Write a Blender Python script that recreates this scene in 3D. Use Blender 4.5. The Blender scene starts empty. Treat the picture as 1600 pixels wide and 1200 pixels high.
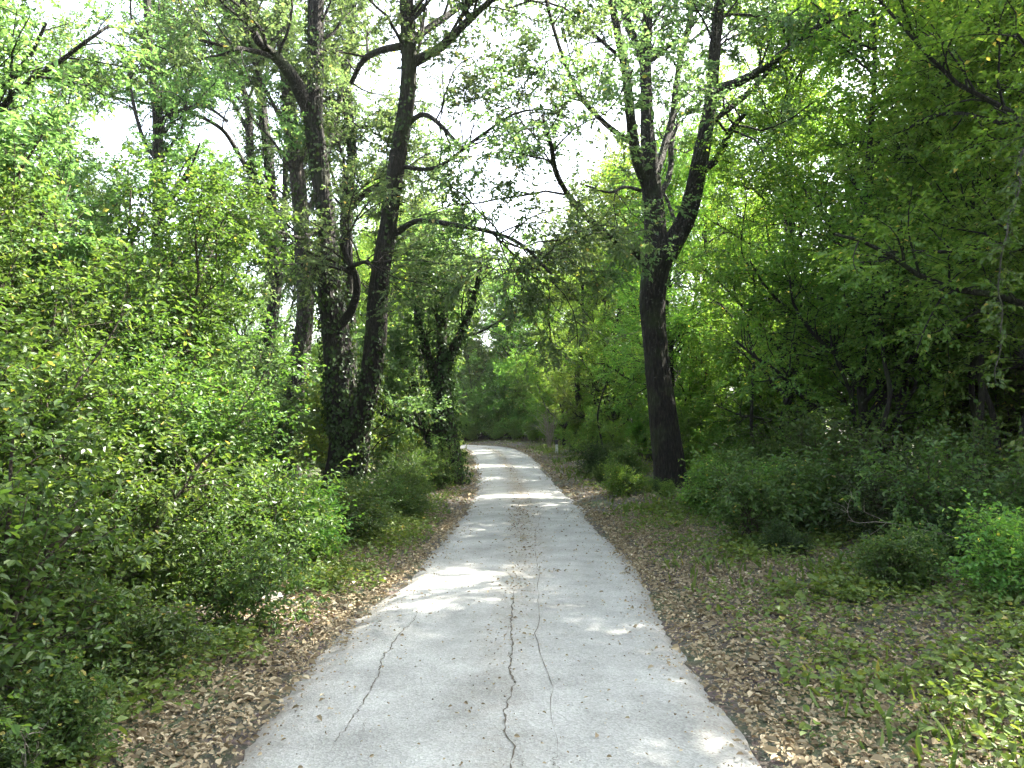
import bpy, math
import numpy as np
from mathutils import Vector

# ------------------------------------------------------------------ camera, sky, sun, exposure
SC = bpy.context.scene
PITCH = math.atan(55.0 / 1200.0)
CAM = np.array([0.0, 0.0, 1.6])
cd = bpy.data.cameras.new("camera")
cd.sensor_width = 36.0
cd.lens = 36.0 * 1200.0 / 1600.0
cd.clip_start = 0.05
cd.clip_end = 6000.0
co = bpy.data.objects.new("camera", cd)
SC.collection.objects.link(co)
co.location = CAM
co.rotation_euler = (math.pi / 2 + PITCH, 0, 0)
SC.camera = co

SUN_AZ = math.radians(62.0)      # clockwise from straight ahead: the sun stands ahead and to the right
SUN_EL = math.radians(50.0)
W = bpy.data.worlds.new("World")
SC.world = W
W.use_nodes = True
nt = W.node_tree
nt.nodes.clear()
sky = nt.nodes.new("ShaderNodeTexSky")
sky.sky_type = 'NISHITA'
sky.sun_disc = False
sky.sun_elevation = SUN_EL
sky.sun_rotation = SUN_AZ
sky.air_density = 1.0
sky.dust_density = 4.0
sky.ozone_density = 1.0
bg = nt.nodes.new("ShaderNodeBackground")
bg.inputs[1].default_value = 0.15
wo = nt.nodes.new("ShaderNodeOutputWorld")
sky_desat = nt.nodes.new("ShaderNodeHueSaturation")      # sky desaturated so its light on shaded surfaces turns less blue
sky_desat.inputs['Saturation'].default_value = 0.55
nt.links.new(sky.outputs[0], sky_desat.inputs['Color'])
nt.links.new(sky_desat.outputs[0], bg.inputs[0])
nt.links.new(bg.outputs[0], wo.inputs[0])
sl = bpy.data.lights.new("sun", 'SUN')
sl.energy = 5.0
sl.angle = math.radians(0.55)
sl.color = (1.0, 0.93, 0.80)
so = bpy.data.objects.new("sun", sl)
SC.collection.objects.link(so)
sd = Vector((math.sin(SUN_AZ) * math.cos(SUN_EL), math.cos(SUN_AZ) * math.cos(SUN_EL), math.sin(SUN_EL)))
so.rotation_euler = sd.to_track_quat('Z', 'Y').to_euler()
so.location = (30, 20, 40)

SC.view_settings.view_transform = 'Standard'
SC.view_settings.look = 'None'
SC.view_settings.gamma = 1.0
SC.view_settings.exposure = 3.0
SC.render.engine = 'CYCLES'
cy = SC.cycles
cy.max_bounces = 7
cy.diffuse_bounces = 3
cy.glossy_bounces = 2
cy.transmission_bounces = 6
cy.transparent_max_bounces = 4
cy.caustics_reflective = False
cy.caustics_refractive = False
cy.sample_clamp_indirect = 6.0
cy.use_adaptive_sampling = False
cy.use_denoising = True
try:
    cy.denoiser = 'OPENIMAGEDENOISE'
    cy.denoising_input_passes = 'RGB_ALBEDO_NORMAL'
except Exception:
    pass


def at(px, py, Y):
    """point of the place seen at pixel (px, py) of the 1600x1200 photograph, Y metres ahead"""
    u = (px - 800.0) / 1200.0
    v = (600.0 - py) / 1200.0
    c, s = math.cos(PITCH), math.sin(PITCH)
    dy = c - v * s
    dz = s + v * c
    t = Y / dy
    return CAM + t * np.array([u, dy, dz])


# ------------------------------------------------------------------ materials
def new_mat(name):
    m = bpy.data.materials.new(name)
    m.use_nodes = True
    m.node_tree.nodes.clear()
    return m, m.node_tree.nodes, m.node_tree.links


def leaf_mat(name, cols, trans, tmix=0.45, gloss=0.06, rough=0.42, hue=0.0):
    """cols: three base colours picked by each leaf's own tint; trans: multiplies light passing through"""
    if name != 'dry_leaf':
        cols = [tuple(c * (1.3 if name == 'hornbeam_leaf' else 0.82) for c in q) for q in cols]
    else:
        cols = [tuple(c * 0.85 for c in q) for q in cols]
    m, N, L = new_mat(name)
    out = N.new("ShaderNodeOutputMaterial")
    at_ = N.new("ShaderNodeAttribute"); at_.attribute_name = "tint"
    ramp = N.new("ShaderNodeValToRGB")
    e = ramp.color_ramp.elements
    e[0].position = 0.0; e[0].color = (*cols[0], 1)
    e[1].position = 1.0; e[1].color = (*cols[-1], 1)
    for k, c in enumerate(cols[1:-1]):
        q = e.new((k + 1) / (len(cols) - 1)); q.color = (*c, 1)
    L.new(at_.outputs['Fac'], ramp.inputs[0])
    oi = N.new("ShaderNodeObjectInfo")
    hs = N.new("ShaderNodeHueSaturation")
    mr = N.new("ShaderNodeMapRange"); mr.inputs['To Min'].default_value = 0.485; mr.inputs['To Max'].default_value = 0.515
    L.new(oi.outputs['Random'], mr.inputs['Value']); L.new(mr.outputs[0], hs.inputs['Hue'])
    mv = N.new("ShaderNodeMapRange"); mv.inputs['To Min'].default_value = 0.85; mv.inputs['To Max'].default_value = 1.2
    L.new(oi.outputs['Random'], mv.inputs['Value']); L.new(mv.outputs[0], hs.inputs['Value'])
    L.new(ramp.outputs[0], hs.inputs['Color'])
    df = N.new("ShaderNodeBsdfDiffuse"); L.new(hs.outputs[0], df.inputs[0])
    tm = N.new("ShaderNodeMix"); tm.data_type = 'RGBA'; tm.blend_type = 'MULTIPLY'; tm.inputs[0].default_value = 1.0
    L.new(hs.outputs[0], tm.inputs[6]); tm.inputs[7].default_value = (*trans, 1)
    tr = N.new("ShaderNodeBsdfTranslucent"); L.new(tm.outputs[2], tr.inputs[0])
    mx = N.new("ShaderNodeMixShader"); mx.inputs[0].default_value = tmix
    L.new(df.outputs[0], mx.inputs[1]); L.new(tr.outputs[0], mx.inputs[2])
    gl = N.new("ShaderNodeBsdfGlossy"); gl.inputs['Roughness'].default_value = rough
    gl.inputs[0].default_value = (0.9, 0.95, 1.0, 1)
    mg = N.new("ShaderNodeMixShader"); mg.inputs[0].default_value = gloss * 0.45
    L.new(mx.outputs[0], mg.inputs[1]); L.new(gl.outputs[0], mg.inputs[2])
    L.new(mg.outputs[0], out.inputs[0])
    return m


def bark_mat(name, c0, c1, moss=(0.05, 0.08, 0.02), moss_amt=0.25, lichen=0.0):
    m, N, L = new_mat(name)
    out = N.new("ShaderNodeOutputMaterial")
    p = N.new("ShaderNodeBsdfPrincipled"); p.inputs['Roughness'].default_value = 0.9
    tc = N.new("ShaderNodeTexCoord")
    mp = N.new("ShaderNodeMapping"); mp.inputs['Scale'].default_value = (9, 9, 1.8)
    L.new(tc.outputs['Object'], mp.inputs[0])
    vo = N.new("ShaderNodeTexVoronoi"); vo.feature = 'DISTANCE_TO_EDGE'; vo.inputs['Scale'].default_value = 2.6
    nz = N.new("ShaderNodeTexNoise"); nz.inputs['Scale'].default_value = 3.0; nz.inputs['Detail'].default_value = 8
    L.new(mp.outputs[0], nz.inputs[0])
    ad = N.new("ShaderNodeMixRGB"); ad.blend_type = 'LINEAR_LIGHT'; ad.inputs[0].default_value = 0.25
    L.new(mp.outputs[0], ad.inputs[1]); L.new(nz.outputs['Color'], ad.inputs[2]); L.new(ad.outputs[0], vo.inputs[0])
    r = N.new("ShaderNodeValToRGB"); r.color_ramp.elements[0].color = (*c0, 1); r.color_ramp.elements[1].color = (*c1, 1)
    r.color_ramp.elements[0].position = 0.02; r.color_ramp.elements[1].position = 0.55
    L.new(vo.outputs[0], r.inputs[0])
    nm = N.new("ShaderNodeTexNoise"); nm.inputs['Scale'].default_value = 1.7; nm.inputs['Detail'].default_value = 6
    L.new(tc.outputs['Object'], nm.inputs[0])
    mr = N.new("ShaderNodeMapRange"); mr.inputs['From Min'].default_value = 0.5; mr.inputs['From Max'].default_value = 0.7
    mr.inputs['To Max'].default_value = moss_amt * 2
    L.new(nm.outputs[0], mr.inputs['Value'])
    mm = N.new("ShaderNodeMixRGB"); mm.inputs[2].default_value = (*moss, 1)
    L.new(mr.outputs[0], mm.inputs[0]); L.new(r.outputs[0], mm.inputs[1])
    last = mm.outputs[0]
    if lichen > 0:
        n2 = N.new("ShaderNodeTexNoise"); n2.inputs['Scale'].default_value = 11.0; n2.inputs['Detail'].default_value = 9; n2.inputs['Roughness'].default_value = 0.7
        L.new(tc.outputs['Object'], n2.inputs[0])
        m2 = N.new("ShaderNodeMapRange"); m2.inputs['From Min'].default_value = 0.58; m2.inputs['From Max'].default_value = 0.64
        m2.inputs['To Max'].default_value = lichen
        L.new(n2.outputs[0], m2.inputs['Value'])
        m3 = N.new("ShaderNodeMixRGB"); m3.inputs[2].default_value = (0.20, 0.22, 0.18, 1)
        sz = N.new("ShaderNodeSeparateXYZ"); L.new(tc.outputs['Object'], sz.inputs[0])
        hz_ = N.new("ShaderNodeMapRange"); hz_.inputs['From Min'].default_value = 2.5; hz_.inputs['From Max'].default_value = 5.5
        hz_.inputs['To Min'].default_value = 0.12
        L.new(sz.outputs[2], hz_.inputs['Value'])
        hm = N.new("ShaderNodeMath"); hm.operation = 'MULTIPLY'; L.new(hz_.outputs[0], hm.inputs[0]); L.new(m2.outputs[0], hm.inputs[1])
        L.new(hm.outputs[0], m3.inputs[0]); L.new(last, m3.inputs[1]); last = m3.outputs[0]
    L.new(last, p.inputs['Base Color'])
    bp = N.new("ShaderNodeBump"); bp.inputs['Strength'].default_value = 1.0; bp.inputs['Distance'].default_value = 0.07
    mh = N.new("ShaderNodeMath"); mh.operation = 'ADD'
    L.new(vo.outputs[0], mh.inputs[0]); L.new(nz.outputs[0], mh.inputs[1])
    L.new(mh.outputs[0], bp.inputs['Height']); L.new(bp.outputs[0], p.inputs['Normal'])
    L.new(p.outputs[0], out.inputs[0])
    return m


M = {}
YL = (0.38, 0.34, 0.10)
M['canopy'] = leaf_mat("canopy_leaf", [(0.068, 0.142, 0.05), (0.096, 0.184, 0.066), (0.16, 0.235, 0.095), YL], (1.7, 1.65, 1.0), 0.5, 0.05)
M['oak'] = leaf_mat("oak_leaf", [(0.072, 0.138, 0.055), (0.10, 0.172, 0.07), (0.155, 0.215, 0.09), YL], (1.65, 1.6, 1.1), 0.5, 0.05)
M['shrub'] = leaf_mat("shrub_leaf", [(0.048, 0.100, 0.024), (0.075, 0.143, 0.034), (0.145, 0.208, 0.06), YL], (1.7, 1.68, 0.8), 0.42, 0.045)
M['wood_right'] = leaf_mat("hornbeam_leaf", [(0.055, 0.125, 0.027), (0.085, 0.17, 0.037), (0.145, 0.22, 0.055), YL], (1.85, 1.75, 0.75), 0.5, 0.04)
M['yellow'] = leaf_mat("painted_sun_leaf", [(0.095, 0.17, 0.035), (0.13, 0.21, 0.045), (0.19, 0.255, 0.065), YL], (1.75, 1.7, 0.8), 0.5, 0.04)  # lighter yellow leaf colour, painting sunlight into the foliage
M['ivy'] = leaf_mat("ivy_leaf", [(0.03, 0.06, 0.018), (0.048, 0.09, 0.026), (0.085, 0.13, 0.035)], (1.6, 1.5, 0.6), 0.25, 0.04, 0.4)
M['herb'] = leaf_mat("herb_leaf", [(0.09, 0.15, 0.035), (0.13, 0.20, 0.045), (0.21, 0.26, 0.07), YL], (1.6, 1.5, 0.8), 0.4, 0.04)
M['litter'] = leaf_mat("dry_leaf", [(0.15, 0.115, 0.07), (0.29, 0.24, 0.155), (0.42, 0.36, 0.24), (0.62, 0.56, 0.41)], (1.0, 0.8, 0.6), 0.12, 0.02, 0.5)
M['bark'] = bark_mat("dark_bark", (0.005, 0.004, 0.003), (0.030, 0.022, 0.016), lichen=0.0, moss_amt=0.2)
M['bark_lichen'] = bark_mat("lichen_bark", (0.006, 0.005, 0.004), (0.042, 0.032, 0.024), lichen=0.7, moss_amt=0.2)
M['bark_grey'] = bark_mat("grey_bark", (0.02, 0.018, 0.015), (0.10, 0.085, 0.07), lichen=0.4, moss_amt=0.15)
M['twig'] = bark_mat("twig_bark", (0.04, 0.03, 0.02), (0.11, 0.085, 0.06), moss_amt=0.1)
M['dead'] = bark_mat("dead_wood", (0.22, 0.19, 0.15), (0.42, 0.38, 0.32), moss_amt=0.0)


# ------------------------------------------------------------------ mesh helpers
def link(o, parent=None):
    SC.collection.objects.link(o)
    if parent is not None:
        o.parent = parent
    return o


def mesh_np(name, verts, loops, counts, mats, tint=None, smooth=False, midx=None):
    me = bpy.data.meshes.new(name)
    verts = np.asarray(verts, dtype=np.float32)
    loops = np.asarray(loops, dtype=np.int32).ravel()
    counts = np.asarray(counts, dtype=np.int32)
    me.vertices.add(len(verts)); me.vertices.foreach_set('co', verts.ravel())
    me.loops.add(len(loops)); me.loops.foreach_set('vertex_index', loops)
    me.polygons.add(len(counts))
    st = np.concatenate([[0], np.cumsum(counts)[:-1]]).astype(np.int32)
    me.polygons.foreach_set('loop_start', st)
    me.polygons.foreach_set('loop_total', counts)
    if midx is not None:
        me.polygons.foreach_set('material_index', np.asarray(midx, dtype=np.int32))
    me.polygons.foreach_set('use_smooth', np.full(len(counts), bool(smooth)))
    for m in mats:
        me.materials.append(m)
    if tint is not None:
        a = me.attributes.new('tint', 'FLOAT', 'FACE')
        a.data.foreach_set('value', np.asarray(tint, dtype=np.float32))
    me.update(calc_edges=True)
    return me


def unit(v):
    return v / np.maximum(np.linalg.norm(v, axis=-1, keepdims=True), 1e-9)


class Tubes:
    def __init__(self):
        self.v = []; self.f = []; self.n = 0

    def add(self, pts, rad, S, rough=0.0, rng=None):
        """pts (B,N,3), rad (B,N)"""
        if len(pts) == 0:
            return
        B, Nn, _ = pts.shape
        t = unit(np.gradient(pts, axis=1))
        ref = np.zeros((B, 1, 3)); ref[..., 0] = 0.31; ref[..., 1] = 0.95
        main = unit(pts[:, -1] - pts[:, 0])[:, None, :]
        ref = np.where(np.abs((main * ref).sum(-1, keepdims=True)) > 0.8, np.array([0.95, -0.31, 0.0]), ref)
        u = unit(np.cross(t, np.broadcast_to(ref, t.shape)))
        w = np.cross(t, u)
        a = np.arange(S) * 2 * math.pi / S
        r = np.broadcast_to(rad[:, :, None], (B, Nn, S)).copy()
        if isinstance(rng, str):
            th = a[None, None, :]; zz = np.cumsum(np.r_[0, np.linalg.norm(np.diff(pts[0], axis=0), axis=1)])[None, :, None]
            tw = th + .25 * np.sin(zz * 1.7)
            kx = (np.cos(tw) * 5.2 + 20); ky = (np.sin(tw) * 5.2 + 20)
            fur = np.abs(vnoise(kx + zz * .55, ky - zz * .35, 61) - .5) * 2
            fur2 = vnoise(kx * 2.1 + zz * 2.5, ky * 2.1 + zz * 2.1, 62)
            big = vnoise(np.cos(th) * 1.1 + 9 + zz * .0, np.sin(th) * 1.1 + 9 + zz * .9, 63)
            flare = np.exp(-zz / .35) * (np.cos(th * 5 + 1) * .5 + np.cos(th * 3) * .4)
            r = r + .032 * (np.clip(fur * 1.6, 0, 1) - .7) + .014 * (fur2 - .5) + r * .14 * (big - .5) + r * .22 * flare
        elif rough > 0:
            r *= 1 + rough * smooth_noise(rng, B, Nn, S)
        v = pts[:, :, None, :] + r[..., None] * (np.cos(a)[None, None, :, None] * u[:, :, None, :] + np.sin(a)[None, None, :, None] * w[:, :, None, :])
        base = self.n + np.arange(B)[:, None, None] * Nn * S
        i = np.arange(Nn - 1)[None, :, None] * S
        j = np.arange(S)[None, None, :]; j2 = (j + 1) % S
        q = np.stack([base + i + j, base + i + j2, base + i + S + j2, base + i + S + j], -1).reshape(-1, 4)
        self.v.append(v.reshape(-1, 3)); self.f.append(q); self.n += B * Nn * S

    def mesh(self, name, mat):
        v = np.concatenate(self.v); f = np.concatenate(self.f)
        return mesh_np(name, v, f, np.full(len(f), 4), [mat], smooth=True)


def smooth_noise(rng, B, Nn, S):
    n = rng.normal(size=(B, Nn, S))
    for _ in range(2):
        n = 0.5 * n + 0.25 * (np.roll(n, 1, 2) + np.roll(n, -1, 2))
    return n * 1.6


def catmull(P, n):
    P = np.asarray(P, float)
    if len(P) == 2:
        t = np.linspace(0, 1, n)[:, None]
        return P[0] * (1 - t) + P[1] * t
    Q = np.vstack([2 * P[0] - P[1], P, 2 * P[-1] - P[-2]])
    d = np.concatenate([[0], np.cumsum(np.linalg.norm(np.diff(P[:, :3], axis=0), axis=1))])
    s = np.linspace(0, d[-1], n)
    out = []
    for x in s:
        k = min(max(np.searchsorted(d, x, side='right') - 1, 0), len(P) - 2)
        t = (x - d[k]) / max(d[k + 1] - d[k], 1e-9)
        p0, p1, p2, p3 = Q[k], Q[k + 1], Q[k + 2], Q[k + 3]
        out.append(0.5 * ((2 * p1) + (-p0 + p2) * t + (2 * p0 - 5 * p1 + 4 * p2 - p3) * t * t + (-p0 + 3 * p1 - 3 * p2 + p3) * t ** 3))
    return np.array(out)


def grow(rng, P, R, count, tmin, tmax, length, ang, up, wig, grav, n, rscale=0.5, rmin=0.004, weight=None, flat=0.0):
    """children of parent curves P (B,N,3) with radii R (B,N)"""
    B, Nn, _ = P.shape
    L = np.linalg.norm(P[:, -1] - P[:, 0], axis=1)
    w = L if weight is None else weight
    idx = rng.choice(B, size=count, p=w / w.sum())
    t = rng.uniform(tmin, tmax, count)
    f = t * (Nn - 1); k = np.minimum(f.astype(int), Nn - 2); fr = (f - k)[:, None]
    p = P[idx, k] * (1 - fr) + P[idx, k + 1] * fr
    tan = unit(P[idx, k + 1] - P[idx, k])
    r0 = R[idx, k] * (1 - fr[:, 0]) + R[idx, k + 1] * fr[:, 0]
    rnd = rng.normal(size=(count, 3)); rnd[:, 2] *= (1 - flat)
    perp = unit(rnd - (rnd * tan).sum(1, keepdims=True) * tan)
    a = rng.uniform(ang[0], ang[1], count)[:, None]
    d = unit(tan * np.cos(a) + perp * np.sin(a) + np.array([0, 0, up]))
    ln = rng.uniform(length[0], length[1], count) * (1.15 - 0.45 * t)
    pts = [p]
    for s in range(n - 1):
        p = p + d * (ln / (n - 1))[:, None]
        pts.append(p)
        d = unit(d + rng.normal(size=d.shape) * wig + np.array([0, 0, grav]))
    pts = np.stack(pts, 1)
    r1 = np.maximum(np.minimum(r0 * rscale, ln * 0.018 + 0.003), rmin)
    rad = r1[:, None] * np.linspace(1, 0.35, n)[None, :]
    return pts, rad


def leaves(rng, P, K, size, spread=0.9, droop=0.25, nrm=0.45, tmin=0.1, tip=True):
    """leaves set alternately along twigs P (B,N,3); returns base points, directions, normals, sizes"""
    B, Nn, _ = P.shape
    t = (np.arange(K) + rng.uniform(0.0, 1.0, (B, K))) / K * (1 - tmin) + tmin
    f = t * (Nn - 1); k = np.minimum(f.astype(int), Nn - 2); fr = (f - k)[..., None]
    bi = np.arange(B)[:, None]
    p = P[bi, k] * (1 - fr) + P[bi, k + 1] * fr
    tan = unit(P[bi, k + 1] - P[bi, k])
    side = unit(np.cross(tan, np.array([0, 0, 1.0])) + rng.normal(size=p.shape) * 0.25)
    sgn = np.where((np.arange(K) % 2) == 0, 1.0, -1.0)[None, :, None]
    d = unit(tan * 0.7 + side * sgn * spread + rng.normal(size=p.shape) * 0.35 - np.array([0, 0, droop]))
    nn = unit(np.array([0, 0, 1.0]) + rng.normal(size=p.shape) * nrm)
    s = rng.uniform(size[0], size[1], (B, K))
    return p.reshape(-1, 3), d.reshape(-1, 3), nn.reshape(-1, 3), s.ravel()


def leaf_geo(rng, p, d, nn, s, shape='ovate', width=0.55, fold=0.12):
    n = unit(nn - (nn * d).sum(1, keepdims=True) * d)
    w = np.cross(d, n)
    s1 = s[:, None]; K = len(p)
    wd = (rng.uniform(0.85, 1.15, K) * width)[:, None] * s1
    curl = (rng.uniform(-0.05, 0.22, K))[:, None] * s1
    if shape == 'rhomb':
        v = np.stack([p, p + d * s1 * .45 + w * wd * .5 + n * s1 * fold, p + d * s1 - n * curl, p + d * s1 * .45 - w * wd * .5 + n * s1 * fold], 1)
        b = np.arange(K)[:, None] * 4
        f = np.concatenate([b + np.array([0, 1, 2]), b + np.array([0, 2, 3])], 1).reshape(-1, 3)
        return v.reshape(-1, 3), f
    v = np.stack([p,
                  p + d * s1 * .28 + w * wd * .44 + n * s1 * fold,
                  p + d * s1 * .66 + w * wd * .42 + n * (s1 * fold - curl * .4),
                  p + d * s1 - n * curl,
                  p + d * s1 * .66 - w * wd * .42 + n * (s1 * fold - curl * .4),
                  p + d * s1 * .28 - w * wd * .44 + n * s1 * fold], 1)
    b = np.arange(K)[:, None] * 6
    f = np.concatenate([b + np.array([0, 1, 2, 3]), b + np.array([0, 3, 4, 5])], 1).reshape(-1, 4)
    return v.reshape(-1, 3), f


def leaf_mesh(rng, name, sets, mat, shape='ovate', width=0.55, tint=None, tint_pow=1.0, fold=0.12):
    p = np.concatenate([a[0] for a in sets]); d = np.concatenate([a[1] for a in sets])
    nn = np.concatenate([a[2] for a in sets]); s = np.concatenate([a[3] for a in sets])
    v, f = leaf_geo(rng, p, d, nn, s, shape, width, fold)
    if tint is None:
        tint = rng.beta(2, 2.6, len(p)) * 0.72
        tint[rng.random(len(p)) < 0.008] = 1.0
    return mesh_np(name, v, f, np.full(len(f), f.shape[1]), [mat], tint=np.repeat(tint, 2))


def thing(name, label, cat, loc=(0, 0, 0), rz=0.0, scale=1.0, group=None):
    o = bpy.data.objects.new(name, None)
    o.empty_display_size = 0.2
    link(o)
    o.location = loc; o.rotation_euler = (0, 0, rz); o.scale = (scale, scale, scale)
    o['label'] = label; o['category'] = cat
    if group:
        o['group'] = group
    return o


def part(name, mesh, parent):
    return link(bpy.data.objects.new(name, mesh), parent)


def single(name, mesh, label=None, cat=None, group=None, kind=None, loc=(0, 0, 0), rz=0):
    o = link(bpy.data.objects.new(name, mesh))
    o.location = loc; o.rotation_euler = (0, 0, rz)
    if label: o['label'] = label
    if cat: o['category'] = cat
    if group: o['group'] = group
    if kind: o['kind'] = kind
    return o


# ------------------------------------------------------------------ the lie of the land
ROAD = np.array([  # left x, left y, right x, right y
    (-1.35, -6, 1.20, -6), (-1.36, 0, 1.22, 0), (-1.35, 3.5, 1.24, 3.5), (-1.33, 4.7, 1.23, 4.7), (-1.22, 6, 1.24, 6),
    (-1.05, 7.7, 1.29, 7.7), (-0.90, 10.4, 1.28, 10.4), (-0.80, 14.8, 1.22, 14.8), (-0.85, 20, 1.04, 20),
    (-1.45, 29.5, 0.90, 29.5), (-2.10, 38, 0.45, 38), (-3.0, 42, -0.15, 42.8), (-4.5, 44.4, -1.6, 46.2),
    (-7, 45.6, -5, 48.2), (-11, 46, -10.5, 49), (-22, 45, -22, 48), (-40, 40, -40, 43)], float)
RL = catmull(ROAD, 420)


def vnoise(x, y, seed=0):
    x = np.asarray(x, float); y = np.asarray(y, float)
    xi = np.floor(x).astype(np.int64); yi = np.floor(y).astype(np.int64)
    fx = x - xi; fy = y - yi
    fx = fx * fx * (3 - 2 * fx); fy = fy * fy * (3 - 2 * fy)

    def h(a, b):
        n = (a * 374761393 + b * 668265263 + seed * 1442695041) & 0xffffffff
        n = ((n ^ (n >> 13)) * 1274126177) & 0xffffffff
        return ((n ^ (n >> 16)) & 0xffff) / 65535.0
    return (h(xi, yi) * (1 - fx) + h(xi + 1, yi) * fx) * (1 - fy) + (h(xi, yi + 1) * (1 - fx) + h(xi + 1, yi + 1) * fx) * fy


def road_dist(x, y):
    """signed distance outside the road: about 0 at its edge, negative on it; second value: side (+1 right)"""
    x = np.asarray(x, float).ravel(); y = np.asarray(y, float).ravel()
    c = (RL[:, 0:2] + RL[:, 2:4]) / 2; hw = np.linalg.norm(RL[:, 2:4] - RL[:, 0:2], axis=1) / 2
    out = np.empty(len(x)); sd_ = np.empty(len(x))
    for a in range(0, len(x), 20000):
        q = np.stack([x[a:a + 20000], y[a:a + 20000]], 1)
        d2 = ((q[:, None, :] - c[None]) ** 2).sum(2)
        k = d2.argmin(1)
        out[a:a + 20000] = np.sqrt(d2[np.arange(len(k)), k]) - hw[k]
        acr = RL[k, 2:4] - RL[k, 0:2]
        sd_[a:a + 20000] = np.sign(((q - c[k]) * acr).sum(1))
    return out, sd_


def ground_z(x, y):
    shp = np.shape(x)
    x = np.ravel(np.asarray(x, float)); y = np.ravel(np.asarray(y, float))
    d, s = road_dist(x, y)
    o = np.clip(d - 0.15, 0, None)
    z = np.where(s > 0, 0.30 * (1 - np.exp(-o / 3.5)) + 0.012 * o.clip(0, 60), 0.16 * (1 - np.exp(-o / 2.0)) - 0.012 * o.clip(0, 60))
    und = (vnoise(x * 0.35, y * 0.35, 3) - 0.5) * 0.22 + (vnoise(x * 1.3, y * 1.3, 5) - 0.5) * 0.10 + (vnoise(x * 4, y * 4, 8) - 0.5) * 0.035
    z = z + und * np.clip(o / 1.2, 0, 1) - 0.03 + 0.045 * np.clip(d / 0.3, 0, 1)
    far = np.clip((np.hypot(x, y) - 90) / 500, 0, 1)
    z = z + far * (6 + 10 * vnoise(x * 0.004, y * 0.004, 9))
    return z.reshape(shp)


def gz(x, y):
    return float(ground_z(np.array([x]), np.array([y]))[0])


def axis(lo, hi, fine_lo, fine_hi, step):
    a = list(np.arange(fine_lo, fine_hi + 1e-6, step))
    s = step
    x = fine_hi
    while x < hi:
        s *= 1.16; x += s; a.append(min(x, hi))
    s = step; x = fine_lo; b = []
    while x > lo:
        s *= 1.16; x -= s; b.append(max(x, lo))
    return np.array(b[::-1] + a)


def build_ground():
    xs = axis(-2500, 2500, -7, 8, 0.11); ys = axis(-600, 3500, 1.5, 26, 0.13)
    X, Y = np.meshgrid(xs, ys)
    Z = ground_z(X, Y)
    v = np.stack([X, Y, Z], -1).reshape(-1, 3)
    ny, nx = X.shape
    i = np.arange(ny - 1)[:, None] * nx + np.arange(nx - 1)[None, :]
    f = np.stack([i, i + 1, i + nx + 1, i + nx], -1).reshape(-1, 4)
    m, N, L = new_mat("forest_floor")
    out = N.new("ShaderNodeOutputMaterial"); p = N.new("ShaderNodeBsdfPrincipled"); p.inputs['Roughness'].default_value = 0.95
    tc = N.new("ShaderNodeTexCoord")
    n1 = N.new("ShaderNodeTexNoise"); n1.inputs['Scale'].default_value = 22; n1.inputs['Detail'].default_value = 8; n1.inputs['Roughness'].default_value = 0.7
    vo = N.new("ShaderNodeTexVoronoi"); vo.inputs['Scale'].default_value = 26
    n2 = N.new("ShaderNodeTexNoise"); n2.inputs['Scale'].default_value = 0.8; n2.inputs['Detail'].default_value = 5
    for q in (n1, vo, n2): L.new(tc.outputs['Object'], q.inputs[0])
    r1 = N.new("ShaderNodeValToRGB"); e = r1.color_ramp.elements
    e[0].position = 0.3; e[0].color = (0.02, 0.015, 0.009, 1); e[1].position = 0.75; e[1].color = (0.15, 0.115, 0.065, 1)
    q = e.new(0.5); q.color = (0.065, 0.047, 0.027, 1)
    L.new(n1.outputs[0], r1.inputs[0])
    mx = N.new("ShaderNodeMixRGB"); mx.blend_type = 'OVERLAY'; mx.inputs[0].default_value = 0.5
    L.new(r1.outputs[0], mx.inputs[1]); L.new(vo.outputs['Color'], mx.inputs[2])
    hs = N.new("ShaderNodeHueSaturation"); hs.inputs['Saturation'].default_value = 0.45; L.new(mx.outputs[0], hs.inputs['Color'])
    r2 = N.new("ShaderNodeMapRange"); r2.inputs['From Min'].default_value = 0.5; r2.inputs['From Max'].default_value = 0.62
    r2.inputs['To Max'].default_value = 0.55
    L.new(n2.outputs[0], r2.inputs['Value'])
    mg = N.new("ShaderNodeMixRGB"); mg.inputs[2].default_value = (0.055, 0.10, 0.025, 1)
    L.new(r2.outputs[0], mg.inputs[0]); L.new(hs.outputs[0], mg.inputs[1])
    # open meadow far outside the wood
    sx = N.new("ShaderNodeVectorMath"); sx.operation = 'LENGTH'; L.new(tc.outputs['Object'], sx.inputs[0])
    r3 = N.new("ShaderNodeMapRange"); r3.inputs['From Min'].default_value = 110; r3.inputs['From Max'].default_value = 180
    L.new(sx.outputs['Value'], r3.inputs['Value'])
    m3 = N.new("ShaderNodeMixRGB"); m3.inputs[2].default_value = (0.16, 0.22, 0.06, 1)
    L.new(r3.outputs[0], m3.inputs[0]); L.new(mg.outputs[0], m3.inputs[1])
    L.new(m3.outputs[0], p.inputs['Base Color'])
    bp = N.new("ShaderNodeBump"); bp.inputs['Strength'].default_value = 0.8; bp.inputs['Distance'].default_value = 0.03
    L.new(n1.outputs[0], bp.inputs['Height']); L.new(bp.outputs[0], p.inputs['Normal'])
    L.new(p.outputs[0], out.inputs[0])
    me = mesh_np("ground", v, f, np.full(len(f), 4), [m], smooth=True)
    single("ground", me, kind='structure')


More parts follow.
